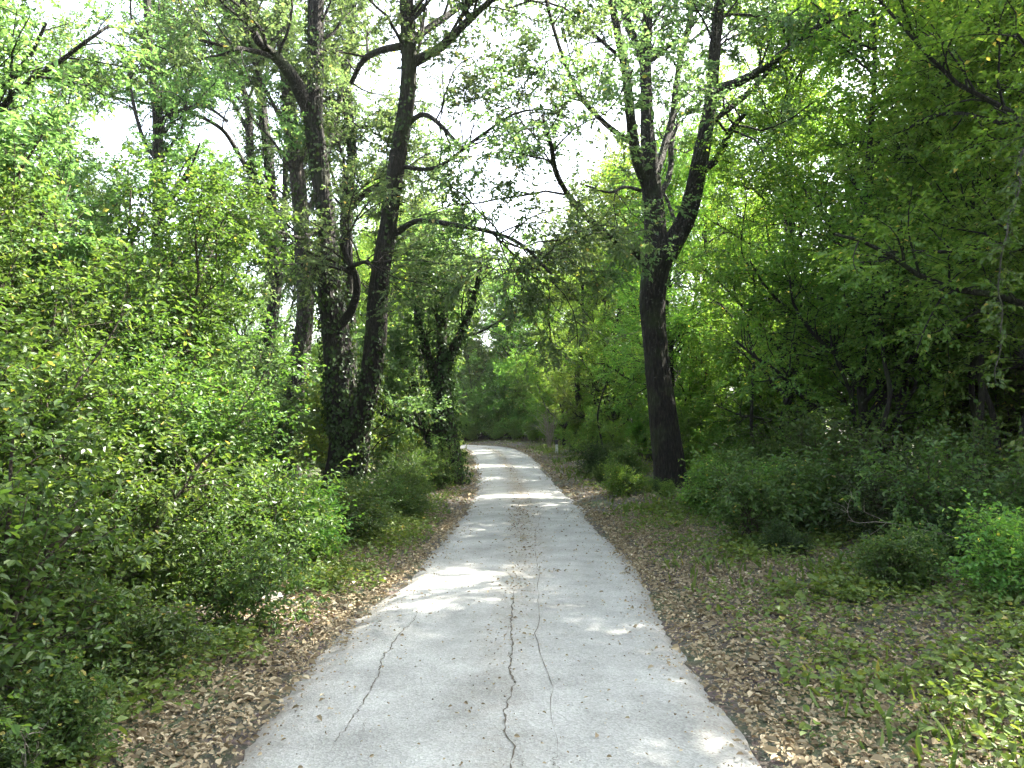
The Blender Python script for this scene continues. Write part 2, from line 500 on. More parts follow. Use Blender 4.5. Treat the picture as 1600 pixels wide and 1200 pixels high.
def road_mat():
    m, N, L = new_mat("worn_asphalt")
    out = N.new("ShaderNodeOutputMaterial"); p = N.new("ShaderNodeBsdfPrincipled"); p.inputs['Roughness'].default_value = 0.85
    p.inputs['Specular IOR Level'].default_value = 0.35
    tc = N.new("ShaderNodeTexCoord"); uv = N.new("ShaderNodeUVMap"); uv.uv_map = "UVMap"
    sp = N.new("ShaderNodeSeparateXYZ"); L.new(uv.outputs[0], sp.inputs[0])
    ag = N.new("ShaderNodeTexVoronoi"); ag.inputs['Scale'].default_value = 90
    n0 = N.new("ShaderNodeTexNoise"); n0.inputs['Scale'].default_value = 130; n0.inputs['Detail'].default_value = 4
    n1 = N.new("ShaderNodeTexNoise"); n1.inputs['Scale'].default_value = 1.9; n1.inputs['Detail'].default_value = 8; n1.inputs['Roughness'].default_value = 0.65
    n2 = N.new("ShaderNodeTexNoise"); n2.inputs['Scale'].default_value = 9; n2.inputs['Detail'].default_value = 8; n2.inputs['Roughness'].default_value = 0.75
    for q in (ag, n0, n1, n2): L.new(tc.outputs['Object'], q.inputs[0])
    r = N.new("ShaderNodeValToRGB"); e = r.color_ramp.elements
    e[0].position = 0.30; e[0].color = (0.185, 0.19, 0.183, 1); e[1].position = 0.70; e[1].color = (0.335, 0.345, 0.335, 1)
    L.new(n1.outputs[0], r.inputs[0])
    bw = N.new("ShaderNodeRGBToBW"); L.new(ag.outputs['Color'], bw.inputs[0])
    mr = N.new("ShaderNodeMapRange"); mr.inputs['To Min'].default_value = 0.72; mr.inputs['To Max'].default_value = 1.22
    L.new(bw.outputs[0], mr.inputs['Value'])
    mu = N.new("ShaderNodeMixRGB"); mu.blend_type = 'MULTIPLY'; mu.inputs[0].default_value = 1
    L.new(r.outputs[0], mu.inputs[1]); L.new(mr.outputs[0], mu.inputs[2])
    # dirt: along the crown of the road and at the edges
    ab = N.new("ShaderNodeMath"); ab.operation = 'ABSOLUTE'
    sh = N.new("ShaderNodeMath"); sh.operation = 'SUBTRACT'; sh.inputs[1].default_value = -0.02; L.new(sp.outputs[0], sh.inputs[0]); L.new(sh.outputs[0], ab.inputs[0])
    d1 = N.new("ShaderNodeMapRange"); d1.inputs['From Min'].default_value = 0.38; d1.inputs['From Max'].default_value = 0.03
    L.new(ab.outputs[0], d1.inputs['Value'])
    d2 = N.new("ShaderNodeMapRange"); d2.inputs['From Min'].default_value = 0.95; d2.inputs['From Max'].default_value = 1.5
    L.new(ab.outputs[0], d2.inputs['Value'])
    ln = N.new("ShaderNodeMapRange"); ln.inputs['From Min'].default_value = 5; ln.inputs['From Max'].default_value = 14
    ln.inputs['To Min'].default_value = 0.25; ln.inputs['To Max'].default_value = 1.0
    L.new(sp.outputs[1], ln.inputs['Value'])
    d1b = N.new("ShaderNodeMath"); d1b.operation = 'MULTIPLY'; L.new(d1.outputs[0], d1b.inputs[0]); L.new(ln.outputs[0], d1b.inputs[1])
    mxm = N.new("ShaderNodeMath"); mxm.operation = 'MAXIMUM'; L.new(d1b.outputs[0], mxm.inputs[0]); L.new(d2.outputs[0], mxm.inputs[1])
    nr = N.new("ShaderNodeMapRange"); nr.inputs['From Min'].default_value = 0.38; nr.inputs['From Max'].default_value = 0.62
    L.new(n2.outputs[0], nr.inputs['Value'])
    dm = N.new("ShaderNodeMath"); dm.operation = 'MULTIPLY'; L.new(mxm.outputs[0], dm.inputs[0]); L.new(nr.outputs[0], dm.inputs[1])
    dk = N.new("ShaderNodeMixRGB"); dk.inputs[2].default_value = (0.17, 0.135, 0.09, 1)
    dm2 = N.new("ShaderNodeMath"); dm2.operation = 'MULTIPLY'; dm2.inputs[1].default_value = 0.95; L.new(dm.outputs[0], dm2.inputs[0])
    L.new(dm2.outputs[0], dk.inputs[0]); L.new(mu.outputs[0], dk.inputs[1])
    L.new(dk.outputs[0], p.inputs['Base Color'])
    bp = N.new("ShaderNodeBump"); bp.inputs['Strength'].default_value = 0.5; bp.inputs['Distance'].default_value = 0.006
    sm = N.new("ShaderNodeMath"); sm.operation = 'ADD'; L.new(n0.outputs[0], sm.inputs[0]); L.new(ag.outputs['Distance'], sm.inputs[1])
    L.new(sm.outputs[0], bp.inputs['Height']); L.new(bp.outputs[0], p.inputs['Normal'])
    L.new(p.outputs[0], out.inputs[0])
    return m


def build_road():
    rng = np.random.default_rng(4)
    R = catmull(ROAD, 1400)
    nU = 15
    c = (R[:, 0:2] + R[:, 2:4]) / 2
    hw = np.linalg.norm(R[:, 2:4] - R[:, 0:2], axis=1) / 2
    ac = unit(R[:, 2:4] - R[:, 0:2])
    s = np.concatenate([[0], np.cumsum(np.linalg.norm(np.diff(c, axis=0), axis=1))]) - 6.0
    jl = (vnoise(s * .9, s * 0, 1) - .5) * .16 + (vnoise(s * 6, s * 0, 2) - .5) * .05 + (vnoise(s * 25, s * 0, 2) - .5) * .05
    jr = (vnoise(s * .8, s * 0, 6) - .5) * .16 + (vnoise(s * 6, s * 0, 7) - .5) * .05 + (vnoise(s * 25, s * 0, 12) - .5) * .05
    u = np.linspace(-1, 1, nU)
    off = hw[:, None] * u[None, :]
    off[:, 0] += jl; off[:, -1] += jr
    xy = c[:, None, :] + ac[:, None, :] * off[..., None]
    z = 0.03 + 0.02 * (1 - u ** 2)[None, :] + (vnoise(xy[..., 0] * .9, xy[..., 1] * .9, 4) - .5) * 0.012
    z[:, 0] = -0.02; z[:, -1] = -0.02
    off2 = off.copy()
    v = np.concatenate([xy, z[..., None]], -1).reshape(-1, 3)
    n = len(R)
    i = np.arange(n - 1)[:, None] * nU + np.arange(nU - 1)[None, :]
    f = np.stack([i, i + 1, i + nU + 1, i + nU], -1).reshape(-1, 4)
    crackm, N, L = new_mat("crack_fill")
    o = N.new("ShaderNodeOutputMaterial"); p = N.new("ShaderNodeBsdfPrincipled"); p.inputs['Base Color'].default_value = (0.07, 0.06, 0.045, 1)
    p.inputs['Roughness'].default_value = 1; L.new(p.outputs[0], o.inputs[0])
    # cracks: jagged ribbons lying just above the surface
    def cz(x, y):
        # height of the surface at x,y
        d2 = (c[:, 0][None] - x[:, None]) ** 2 + (c[:, 1][None] - y[:, None]) ** 2
        k = d2.argmin(1); uu = np.clip(((x - c[k, 0]) * ac[k, 0] + (y - c[k, 1]) * ac[k, 1]) / hw[k], -1, 1)
        return 0.03 + 0.02 * (1 - uu ** 2) + (vnoise(x * .9, y * .9, 4) - .5) * 0.012
    def g(px, py):
        d = 1.56 * 1200 / (py - 655.0)
        return ((px - 800) * d / 1200, d)
    cracks = [
        ([(520, 1165), (560, 1110), (590, 1060), (600, 1020), (640, 975), (655, 950)], 0.011),
        ([(795, 1230), (800, 1150), (792, 1120), (800, 1060), (798, 1000), (803, 960), (800, 920)], 0.019),
        ([(875, 1190), (860, 1120), (855, 1060), (845, 1010), (842, 970), (838, 930), (840, 880), (838, 840), (842, 800), (838, 770)], 0.009),
        ([(965, 965), (985, 950), (1010, 940)], 0.006),
        ([(690, 905), (665, 898), (650, 900)], 0.007),
        ([(800, 1055), (740, 1062), (700, 1058)], 0.004),
        ([(860, 1160), (872, 1200), (880, 1260)], 0.009),
        ([(560, 1110), (575, 1125), (570, 1150)], 0.005), ([(792, 1120), (770, 1135), (750, 1130)], 0.004), ([(800, 1060), (825, 1050), (853, 1052)], 0.004),
        ([(600, 1020), (620, 1030), (650, 1028)], 0.003), ([(800, 1150), (815, 1165), (812, 1200)], 0.006), ([(803, 960), (790, 940), (780, 925)], 0.005), ([(845, 1010), (835, 995), (815, 985)], 0.004),
        ([(980, 900), (960, 890), (930, 892)], 0.004), ([(700, 1180), (740, 1165), (790, 1160)], 0.003), ([(900, 1060), (960, 1052), (1040, 1060)], 0.0025),
    ]
    vs = [v]; fs = [f]; nb = len(v); mi = [np.zeros(len(f), int)]; uvs = [np.stack([off2, np.broadcast_to(s[:, None], off2.shape)], -1).reshape(-1, 2)]
    for pts, w in cracks:
        P = catmull(np.array([g(*q) for q in pts]), 90)
        t = unit(np.gradient(P, axis=0)); nn = np.stack([t[:, 1], -t[:, 0]], 1)
        sc_ = np.arange(90)
        jit = (vnoise(sc_ * .13, sc_ * 0 + w * 999, 11) - .5) * .04 + (vnoise(sc_ * .6, sc_ * 0 + w * 777, 5) - .5) * .03 + (rng.random(90) - .5) * .014
        P = P + nn * jit[:, None]
        ww = .38 * w * rng.uniform(.1, 1.3, 90) * np.clip(np.sin(np.linspace(0.15, math.pi - .1, 90)) * 2, .1, 1)
        A = P + nn * ww[:, None]; B = P - nn * ww[:, None] * rng.uniform(.3, 1, 90)[:, None]
        V = np.stack([np.c_[A, cz(A[:, 0], A[:, 1]) + .004], np.c_[B, cz(B[:, 0], B[:, 1]) + .004]], 1).reshape(-1, 3)
        k = np.arange(89)[:, None] * 2
        F = nb + np.concatenate([k, k + 2, k + 3, k + 1], 1)[:, ::-1]
        vs.append(V); fs.append(F); nb += len(V); mi.append(np.ones(89, int)); uvs.append(np.zeros((len(V), 2)))
    V = np.concatenate(vs); F = np.concatenate(fs)
    me = mesh_np("road", V, F, np.full(len(F), 4), [road_mat(), crackm], smooth=True, midx=np.concatenate(mi))
    ul = me.uv_layers.new(name="UVMap")
    U = np.concatenate(uvs)[F.ravel()]
    ul.data.foreach_set('uv', U.astype(np.float32).ravel())
    single("road", me, kind='structure')


build_ground()
build_road()


# ------------------------------------------------------------------ generic woodland trees
def tree_meshes(seed, H=12.0, base=2.5, spread=3.2, r0=0.14, n1=22, n2=260, n3=1500, K=13, size=(0.07, 0.11), mat='canopy',
                bark='bark', shape='rhomb', lean=0.5, up=0.35, flat=0.6, nrm=0.45):
    rng = np.random.default_rng(seed)
    n = 14
    z = np.linspace(-0.4, H, n)
    tx = np.cumsum(rng.normal(size=n)) * 0.12 + lean * rng.normal() * (z / H)
    ty = np.cumsum(rng.normal(size=n)) * 0.12
    tx -= tx[0]; ty -= ty[0]
    T = np.stack([tx, ty, z], 1)[None]
    R = (r0 * (1 - 0.85 * (np.clip(z, 0, H) / H)) + 0.35 * r0 * np.exp(-np.clip(z, 0, 9) / 0.35))[None]
    tb = Tubes()
    TT = catmull(T[0], 40)[None]; RR = np.interp(np.linspace(0, 1, 40), np.linspace(0, 1, n), R[0])[None]
    tb.add(TT, RR, 9, 0.06, rng)
    L1, R1 = grow(rng, T, R, n1, base / H, 0.97, (spread * 0.7, spread * 1.15), (0.7, 1.35), up, 0.16, 0.02, 8, rscale=0.6)
    # main limbs: longest in the middle of the crown
    tb.add(L1, R1, 6)
    L2, R2 = grow(rng, L1, R1, n2, 0.15, 1.0, (0.7, 1.5), (0.5, 1.15), 0.08, 0.2, -0.03, 5, rmin=0.006, flat=0.5)
    tb.add(L2, R2, 4)
    L3, R3 = grow(rng, L2, R2, n3, 0.1, 1.0, (0.35, 0.75), (0.5, 1.2), 0.0, 0.22 * (1.2 - flat * .5), -0.05, 4, rmin=0.003, flat=flat)
    tb.add(L3[::2], R3[::2], 3)
    lv = [leaves(rng, L3, K, size, droop=0.2, nrm=nrm), leaves(rng, L2, K, size, droop=0.2, tmin=0.3, nrm=nrm)]
    wm = tb.mesh("trunk", M[bark])
    lm = leaf_mesh(rng, "crown", lv, M[mat], shape, width=0.62)
    return wm, lm


def place_tree(ms, x, y, rz, sc, label, group=None, name="woodland_tree", cat="tree", dz=0.0):
    t = thing(name, label, cat, (x, y, gz(x, y) + dz), rz, sc, group)
    part("trunk", ms[0], t); part("crown", ms[1], t)
    if len(ms) > 2:
        part("ivy", ms[2], t)
    return t


# ------------------------------------------------------------------ hero trees: limbs follow the real tree's branching
def hero_tree(name, label, seed, Y, limbs, n1, n2, n3, K, size, leafmat, bark, minz=3.5, ivy=None, leafshape='ovate', l1=(1.2, 2.6), extra=None):
    """limbs: (list of (px, py, r_px, dY), can bear leafy branches from this fraction on or None)"""
    rng = np.random.default_rng(seed)
    pb = at(limbs[0][0][0][0], limbs[0][0][0][1], Y)
    org = np.array([pb[0], Y, gz(pb[0], Y)])
    t = thing(name, label, 'tree', org)
    tb = Tubes(); bear = []; bR = []; allc = []
    for pts, lf in limbs:
        P = np.array([at(a, b, Y + dy) for a, b, r, dy in pts]) - org
        r = np.array([q[2] / 1200.0 * (Y + q[3]) for q in pts])
        nS = max(10, int(np.linalg.norm(np.diff(P, axis=0), axis=1).sum() / 0.14))
        C = catmull(np.c_[P, r], nS); C[:, 3] = np.abs(C[:, 3])
        wob = np.stack([vnoise(np.arange(nS) * .13, np.full(nS, 7.0 + k * 3 + seed), k) - .5 for k in range(3)], 1)
        wob *= np.clip(np.arange(nS) / 5.0, 0, 1)[:, None]
        C[:, :3] += wob * np.minimum(0.25 * C[:, 3:4] + 0.03, 0.09)
        Cr = np.maximum(C[:, 3] * np.clip(0.8 + 1.5 * C[:, 3], 0.8, 1.0), 0.012)
        C[:, 3] = Cr
        if r.max() > 0.2:
            D = catmull(C, int(nS * 3.2))
            tb.add(D[None, :, :3], D[None, :, 3], 56, 1.0, 'furrow')
        else:
            tb.add(C[None, :, :3], Cr[None], 14 if r.max() > 0.1 else 8, 0.05, rng)
        allc.append((C[:, :3], Cr))
        if lf is not None:
            k0 = int(lf * (nS - 1))
            Q = catmull(np.c_[C[k0:, :3], Cr[k0:]], 12) if nS - k0 > 3 else None
            if Q is not None:
                bear.append(Q[:, :3]); bR.append(np.maximum(Q[:, 3], 0.01))
    B = np.array(bear); BR = np.array(bR)
    L1, R1 = grow(rng, B, BR, n1, 0.05, 1.0, l1, (0.5, 1.25), 0.25, 0.2, 0.0, 8, rscale=0.45, rmin=0.01)
    tb.add(L1, R1, 5)
    P12 = np.concatenate([L1]); R12 = np.concatenate([R1])
    L2, R2 = grow(rng, P12, R12, n2, 0.15, 1.0, (0.5, 1.2), (0.5, 1.2), 0.05, 0.25, -0.03, 5, rmin=0.006, flat=0.4)
    tb.add(L2, R2, 4)
    L3, R3 = grow(rng, L2, R2, n3, 0.1, 1.0, (0.25, 0.6), (0.5, 1.2), 0.0, 0.25, -0.05, 4, rmin=0.003, flat=0.4)
    tb.add(L3, R3, 3)
    part("trunk", tb.mesh("trunk", M[bark]), t)
    lv = [leaves(rng, L3, K, size), leaves(rng, L2, K, size, tmin=0.4)]
    part("crown", leaf_mesh(rng, "crown", lv, M[leafmat], leafshape, width=0.6), t)
    if ivy:
        sets = []
        for li, a, b, n, thick in ivy:
            C, Cr = allc[li]
            tt = rng.beta(1.1, 1.3, n) * (b - a) + a
            f = tt * (len(C) - 1); k = np.minimum(f.astype(int), len(C) - 2); fr = (f - k)[:, None]
            ctr = C[k] * (1 - fr) + C[k + 1] * fr; rr = Cr[k] * (1 - fr[:, 0]) + Cr[k + 1] * fr[:, 0]
            th = rng.uniform(0, 2 * math.pi, n)
            o = np.stack([np.cos(th), np.sin(th), np.zeros(n)], 1)
            # patchy: keep leaves where a noise over the bark says ivy grows
            keep = vnoise(th * 1.3, ctr[:, 2] * 1.1 + 50, 21) > 0.32
            o = o[keep]; ctr = ctr[keep]; rr = rr[keep]; m_ = len(o)
            dd = np.abs(rng.normal(size=m_)) * thick
            p = ctr + o * (rr + 0.01 + dd)[:, None]
            d = unit(np.array([0, 0, -1.0]) + o * 0.3 + rng.normal(size=(m_, 3)) * 0.5)
            nn = unit(o + np.array([0, 0, .35]) + rng.normal(size=(m_, 3)) * 0.35)
            sets.append((p, d, nn, rng.uniform(0.05, 0.10, m_)))
        part("ivy", leaf_mesh(rng, "ivy", sets, M['ivy'], 'ovate', width=0.8), t)
    return t


# big lichened tree on the right verge
hero_tree("roadside_tree", "large dark-trunked tree on the right verge, forking into many bare upright limbs", 11, 16.0, [
    ([(1054, 800, 35, 0), (1049, 772, 29, 0), (1043, 735, 24, 0), (1034, 660, 21, 0), (1026, 580, 19.5, 0), (1022, 500, 19.5, 0), (1024, 440, 21, 0), (1032, 395, 22, 0), (1034, 372, 18, 0)], None),
    ([(1028, 400, 20, 0), (1020, 340, 16, .1), (1014, 280, 14, .2), (1010, 200, 11, .4), (1010, 120, 9, .6), (1012, 50, 8, .8), (1015, -60, 6, 1.0)], 0.6),
    ([(1012, 290, 10, .2), (995, 250, 9, 0), (984, 190, 8.5, -.4), (976, 110, 8, -.8), (962, 40, 7, -1.1), (948, -50, 6, -1.4)], 0.55),
    ([(984, 222, 5, -.3), (945, 193, 5, -.8), (905, 150, 4.2, -1.4), (882, 100, 3.8, -1.8), (866, 50, 3.4, -2.2), (850, -10, 3, -2.6)], 0.35),
    ([(1008, 110, 6, .7), (990, 62, 5.5, 1.0), (972, 15, 5, 1.4), (965, -30, 4, 1.7)], 0.4),
    ([(1018, 300, 7, .2), (1033, 240, 6.5, .8), (1050, 180, 6, 1.3), (1058, 122, 5.5, 1.7), (1075, 50, 5, 2.1), (1088, -30, 4, 2.5)], 0.5),
    ([(1022, 325, 6, .2), (1044, 272, 5, 1.0), (1050, 215, 4, 1.6), (1062, 190, 3, 2.0)], 0.4),
    ([(1040, 398, 18, 0), (1062, 358, 15, -.1), (1080, 300, 13, -.3), (1095, 232, 12, -.5), (1110, 150, 10, -.6), (1120, 65, 8.5, -.7), (1132, -50, 6.5, -.8)], 0.6),
    ([(1112, 143, 9, -.6), (1150, 130, 8, -1.0), (1190, 105, 7, -1.5), (1230, 75, 6, -2.0), (1290, 35, 4, -2.6), (1340, 15, 3, -3.2)], 0.35),
    ([(1100, 205, 6, -.5), (1130, 176, 5.5, -.3), (1170, 142, 5, 0), (1215, 95, 4, .4), (1260, 50, 3, .8)], 0.4),
    ([(1092, 275, 7, -.4), (1122, 245, 6.5, -.9), (1138, 205, 5.5, -1.4), (1162, 178, 4, -1.9)], 0.5),
    ([(1006, 412, 8, 0), (985, 386, 7.5, -.8), (945, 365, 6.5, -1.8), (900, 320, 5.5, -2.9), (872, 275, 5, -3.6), (862, 225, 4, -4.1), (848, 180, 3, -4.5)], 0.65),
    ([(1060, 360, 4, 0), (1035, 300, 3, .8), (1020, 296, 2, 1.4)], 0.5),
    ([(1002, 298, 3.5, 0), (975, 292, 3, -.6), (950, 300, 2.2, -1.2), (915, 290, 2, -1.8)], 0.4),
], 100, 650, 3000, 11, (0.055, 0.095), 'oak', 'bark_lichen')

# ivy-clad twin-stemmed tree on the left
hero_tree("twin_stemmed_tree", "tall ivy-clad tree left of the lane with two dark stems parting in a narrow V", 12, 15.5, [
    ([(528, 820, 36, 0), (532, 770, 31, 0), (540, 715, 30, 0), (543, 680, 30, 0), (535, 640, 26, 0), (528, 600, 23, 0)], None),
    ([(540, 690, 24, 0), (533, 620, 25, 0), (526, 550, 22, .1), (520, 480, 19, .2), (515, 420, 17, .2), (508, 340, 16, .3), (498, 250, 15, .3), (489, 180, 15, .3), (490, 100, 13, .4), (492, 0, 12, .5), (496, -90, 9, .6)], 0.75),
    ([(486, 185, 11, .3), (462, 132, 11, 0), (432, 92, 9, -.3), (402, 62, 7, -.7), (385, 20, 7, -1.0), (370, -40, 5, -1.3)], 0.4),
    ([(425, 88, 5, -.4), (395, 80, 4.5, -.9), (350, 72, 3.5, -1.5), (310, 62, 3, -2)], 0.3),
    ([(546, 700, 22, -.1), (562, 645, 18, -.3), (574, 600, 16.5, -.4), (585, 530, 16, -.5), (595, 440, 15, -.6), (607, 345, 14.5, -.7), (620, 250, 13.5, -.8), (635, 165, 13, -.9), (637, 90, 12, -1), (633, 0, 11, -1.1), (632, -90, 8, -1.2)], 0.72),
    ([(642, 100, 9, -.9), (690, 72, 7.5, -1.3), (730, 32, 6.5, -1.8), (775, -8, 5, -2.3), (820, -50, 4, -2.8)], 0.35),
    ([(640, 65, 7, -.9), (690, 30, 6, -.5), (745, -10, 5, 0)], 0.35),
    ([(628, 72, 7, -1), (592, 80, 6, -.5), (566, 95, 5, 0), (548, 130, 4, .4)], 0.45),
    ([(532, 510, 8, .1), (551, 478, 7, -.2), (556, 438, 6, -.4), (542, 405, 5, -.6), (530, 372, 4, -.8)], 0.6),
    ([(543, 420, 5, -.4), (560, 412, 4, -.8), (574, 408, 3, -1.2)], 0.4),
    ([(618, 365, 6, -.7), (650, 346, 5, -1.1), (700, 350, 4.5, -1.6), (760, 360, 4, -2.2), (815, 382, 3.5, -2.8), (862, 430, 2.5, -3.4)], 0.5),
    ([(630, 200, 5, -.8), (665, 180, 4.5, -1.1), (720, 230, 3, -1.6)], 0.3),
    ([(622, 260, 4, -.7), (680, 262, 3.5, -1.3), (745, 215, 3, -1.9), (800, 180, 2.2, -2.5), (850, 170, 2, -3)], 0.25),
    ([(508, 350, 5, .3), (470, 372, 4.5, -.3), (430, 360, 3, -.9)], 0.4),
], 110, 650, 3000, 11, (0.055, 0.095), 'oak', 'bark',
    ivy=[(0, 0.0, 1.0, 2300, .05), (1, 0.0, 0.42, 2300, .045), (4, 0.0, 0.25, 800, .04), (1, .4, .9, 900, .02), (4, .3, .85, 700, .02)])

# ------------------------------------------------------------------ slimmer trees behind the twin-stemmed one
hero_tree("ivy_tree", "dark ivy-smothered tree close to the left edge of the lane, before the bend", 13, 18.5, [
    ([(708, 800, 26, 0), (704, 765, 22, 0), (698, 710, 19, 0), (692, 650, 16, 0), (690, 600, 13, 0), (688, 560, 10, 0)], None),
    ([(690, 610, 10, 0), (700, 560, 9, 0), (725, 510, 7, -.3), (745, 450, 5, -.8), (750, 400, 4, -1)], 0.2),
    ([(690, 620, 9, 0), (672, 570, 8, .2), (655, 510, 6, .5), (650, 440, 5, .6), (655, 380, 4, .6)], 0.2),
    ([(697, 735, 11, 0), (672, 690, 9, .2), (655, 640, 8, .3), (646, 590, 6, .5), (630, 540, 4, .8)], 0.4),
    ([(688, 690, 6, -.1), (660, 668, 5, -.4), (625, 656, 4, -.8), (592, 645, 3, -1.3)], 0.3),
    ([(690, 570, 9, 0), (690, 500, 8, 0), (698, 430, 6, .2), (690, 360, 5, .3)], 0.1),
], 40, 340, 2100, 12, (0.07, 0.11), 'canopy', 'bark', l1=(.8, 2.0),
    ivy=[(0, 0.0, 1.0, 2600, .09), (1, 0, .8, 900, .09), (2, 0, .8, 900, .09), (3, 0, .7, 900, .06), (5, 0, .7, 800, .08)], leafshape='rhomb')

hero_tree("ivy_trunk_tree", "grey-barked ivy-ringed tree standing right behind the twin-stemmed one", 14, 20.0, [
    ([(444, 790, 22, 0), (448, 740, 19, 0), (455, 650, 17, 0), (468, 560, 15, 0), (476, 470, 14, 0), (474, 400, 13, 0), (468, 320, 12, 0), (456, 220, 11, 0), (450, 150, 10, 0), (440, 50, 8, 0), (436, -60, 6, 0)], 0.55),
    ([(470, 350, 7, 0), (495, 300, 6, .3), (520, 200, 5, .6), (540, 100, 4, .9)], 0.4),
    ([(455, 215, 5, 0), (430, 170, 4, -.3), (400, 110, 3.5, -.8), (385, 40, 3, -1.2)], 0.3),
], 34, 300, 1700, 12, (0.07, 0.11), 'oak', 'bark_grey',
    ivy=[(0, 0.05, 0.9, 3400, .08)], leafshape='rhomb')

hero_tree("three_stemmed_tree", "slender tree with three thin ivy stems rising left of the grey-barked one", 15, 22.0, [
    ([(404, 780, 14, 0), (406, 720, 12, 0), (410, 600, 11, 0), (424, 500, 10, 0), (432, 420, 11, 0)], None),
    ([(430, 440, 8, 0), (418, 390, 7, 0), (404, 330, 7, 0), (391, 240, 6.5, 0), (385, 160, 6, 0), (350, 92, 5, 0), (302, 42, 4, -.3), (270, -20, 3, -.5)], 0.4),
    ([(432, 425, 9, 0), (427, 330, 8.5, .1), (418, 230, 8, .2), (405, 140, 7, .3), (400, 60, 6, .4), (396, -50, 5, .5)], 0.5),
    ([(434, 430, 6, 0), (442, 380, 6, .2), (446, 310, 5, .4), (446, 230, 4, .6)], 0.4),
    ([(392, 275, 4.5, 0), (370, 235, 4, -.4), (345, 200, 3.5, -.8), (300, 178, 3, -1.4), (230, 162, 2.5, -2.2), (165, 150, 2, -3)], 0.25),
    ([(390, 210, 4, 0), (360, 150, 3.4, .2), (330, 80, 3, .6)], 0.3),
], 46, 340, 1900, 12, (0.07, 0.11), 'oak', 'bark',
    ivy=[(0, 0.0, 1.0, 1500, .07), (1, 0, .55, 900, .05), (2, 0, .7, 1300, .05), (3, 0, .7, 700, .05)], leafshape='rhomb')

hero_tree("ivy_pole_tree", "ivy-covered upright tree seen through the V of the twin-stemmed one", 16, 21.0, [
    ([(548, 780, 14, 0), (550, 640, 12, 0), (546, 500, 10, 0), (542, 380, 10, 0), (545, 290, 9, 0), (552, 250, 8, 0), (545, 180, 8, 0), (540, 120, 8, 0), (548, 50, 6, 0), (552, -40, 5, 0)], 0.5),
    ([(544, 330, 6, 0), (572, 300, 5, -.2), (602, 284, 4, -.5), (640, 260, 3, -1)], 0.3),
    ([(548, 195, 5, 0), (575, 198, 4, -.3), (605, 185, 3, -.6)], 0.3),
], 34, 260, 1500, 12, (0.07, 0.11), 'oak', 'bark',
    ivy=[(0, 0.1, 0.95, 3200, .10)], leafshape='rhomb')

hero_tree("slim_tree", "thin dark-stemmed tree at the far left, rising out of the shrubs into the sky", 17, 17.0, [
    ([(250, 800, 12, 0), (248, 600, 10, 0), (245, 400, 8.5, 0), (246, 240, 8, 0), (243, 150, 7.5, 0), (234, 60, 6.5, 0), (228, -50, 5, 0)], 0.4),
    ([(245, 250, 4, 0), (222, 215, 3.5, .2), (205, 150, 3, .5), (200, 80, 2.5, .8)], 0.2),
    ([(244, 190, 4, 0), (280, 175, 3.5, -.3), (320, 168, 3, -.8), (355, 190, 2.4, -1.2)], 0.3),
], 36, 300, 1600, 12, (0.06, 0.10), 'canopy', 'bark',
    ivy=[(0, 0.3, 0.9, 900, .06)], leafshape='rhomb')

# ------------------------------------------------------------------ kinds of woodland tree and shrub, each built once
CAN = [tree_meshes(30 + k, H=12.5 + k, base=2.6, spread=3.0, r0=.15, n1=28, n2=380, n3=2600, K=12, size=(.06, .10), mat='canopy') for k in range(2)]
HRN = [tree_meshes(40 + k, H=11.0 + k, base=1.0, spread=3.1, r0=.11, n1=38, n2=520, n3=3800, K=13, size=(.055, .095), mat='wood_right', flat=.85, nrm=.3) for k in range(3)]
TALL = [tree_meshes(55 + k, H=14.0, base=6.0, spread=4.2, r0=.2, n1=26, n2=400, n3=2900, K=12, size=(.07, .11), mat='canopy') for k in range(2)]
SAP = [tree_meshes(57 + k, H=7.0, base=2.8, spread=1.3, r0=.045, n1=14, n2=110, n3=520, K=12, size=(.055, .09), mat='wood_right', lean=1.2) for k in range(3)]
FAR = [tree_meshes(50 + k, H=11.0 + k, base=1.2, spread=3.4, r0=.15, n1=32, n2=380, n3=2800, K=12, size=(.10, .16), mat='wood_right') for k in range(2)]


def shrub_meshes(seed, H=2.6, spread=1.2, stems=9, n2=120, n3=800, K=9, size=(.05, .085), mat='shrub', shape='ovate', r0=.022, width=.6, stem_mat='twig'):
    rng = np.random.default_rng(seed)
    n = 9
    th = rng.uniform(0, 2 * math.pi, stems); out = rng.uniform(0.15, 1.0, stems) * spread; h = H * rng.uniform(.4, 1.12, stems)
    b = rng.normal(size=(stems, 2)) * 0.12 * spread
    t = np.linspace(0, 1, n)
    P = np.zeros((stems, n, 3))
    P[..., 0] = b[:, :1] + (np.cos(th) * out)[:, None] * t ** 1.5; P[..., 1] = b[:, 1:] + (np.sin(th) * out)[:, None] * t ** 1.5
    P[..., 2] = h[:, None] * (t * 1.05 - .12 * t ** 3)[None] - 0.08
    P[:, 1:, :2] += rng.normal(size=(stems, n - 1, 2)) * 0.035
    R = r0 * np.linspace(1, .35, n)[None] * rng.uniform(.7, 1.2, stems)[:, None]
    tb = Tubes(); tb.add(P, R, 6)
    L2, R2 = grow(rng, P, R, n2, .1, 1, (.35 * spread, .75 * spread), (.5, 1.3), .1, .2, -.02, 5, rmin=.003, flat=.3)
    tb.add(L2, R2, 4)
    L3, R3 = grow(rng, L2, R2, n3, .1, 1, (.2, .42), (.4, 1.2), .05, .22, -.05, 4, rmin=.0018, flat=.4)
    tb.add(L3, R3, 3)
    lv = [leaves(rng, L3, K, size), leaves(rng, L2, K, size)]
    return tb.mesh("stems", M[stem_mat]), leaf_mesh(rng, "foliage", lv, M[mat], shape, width=width)


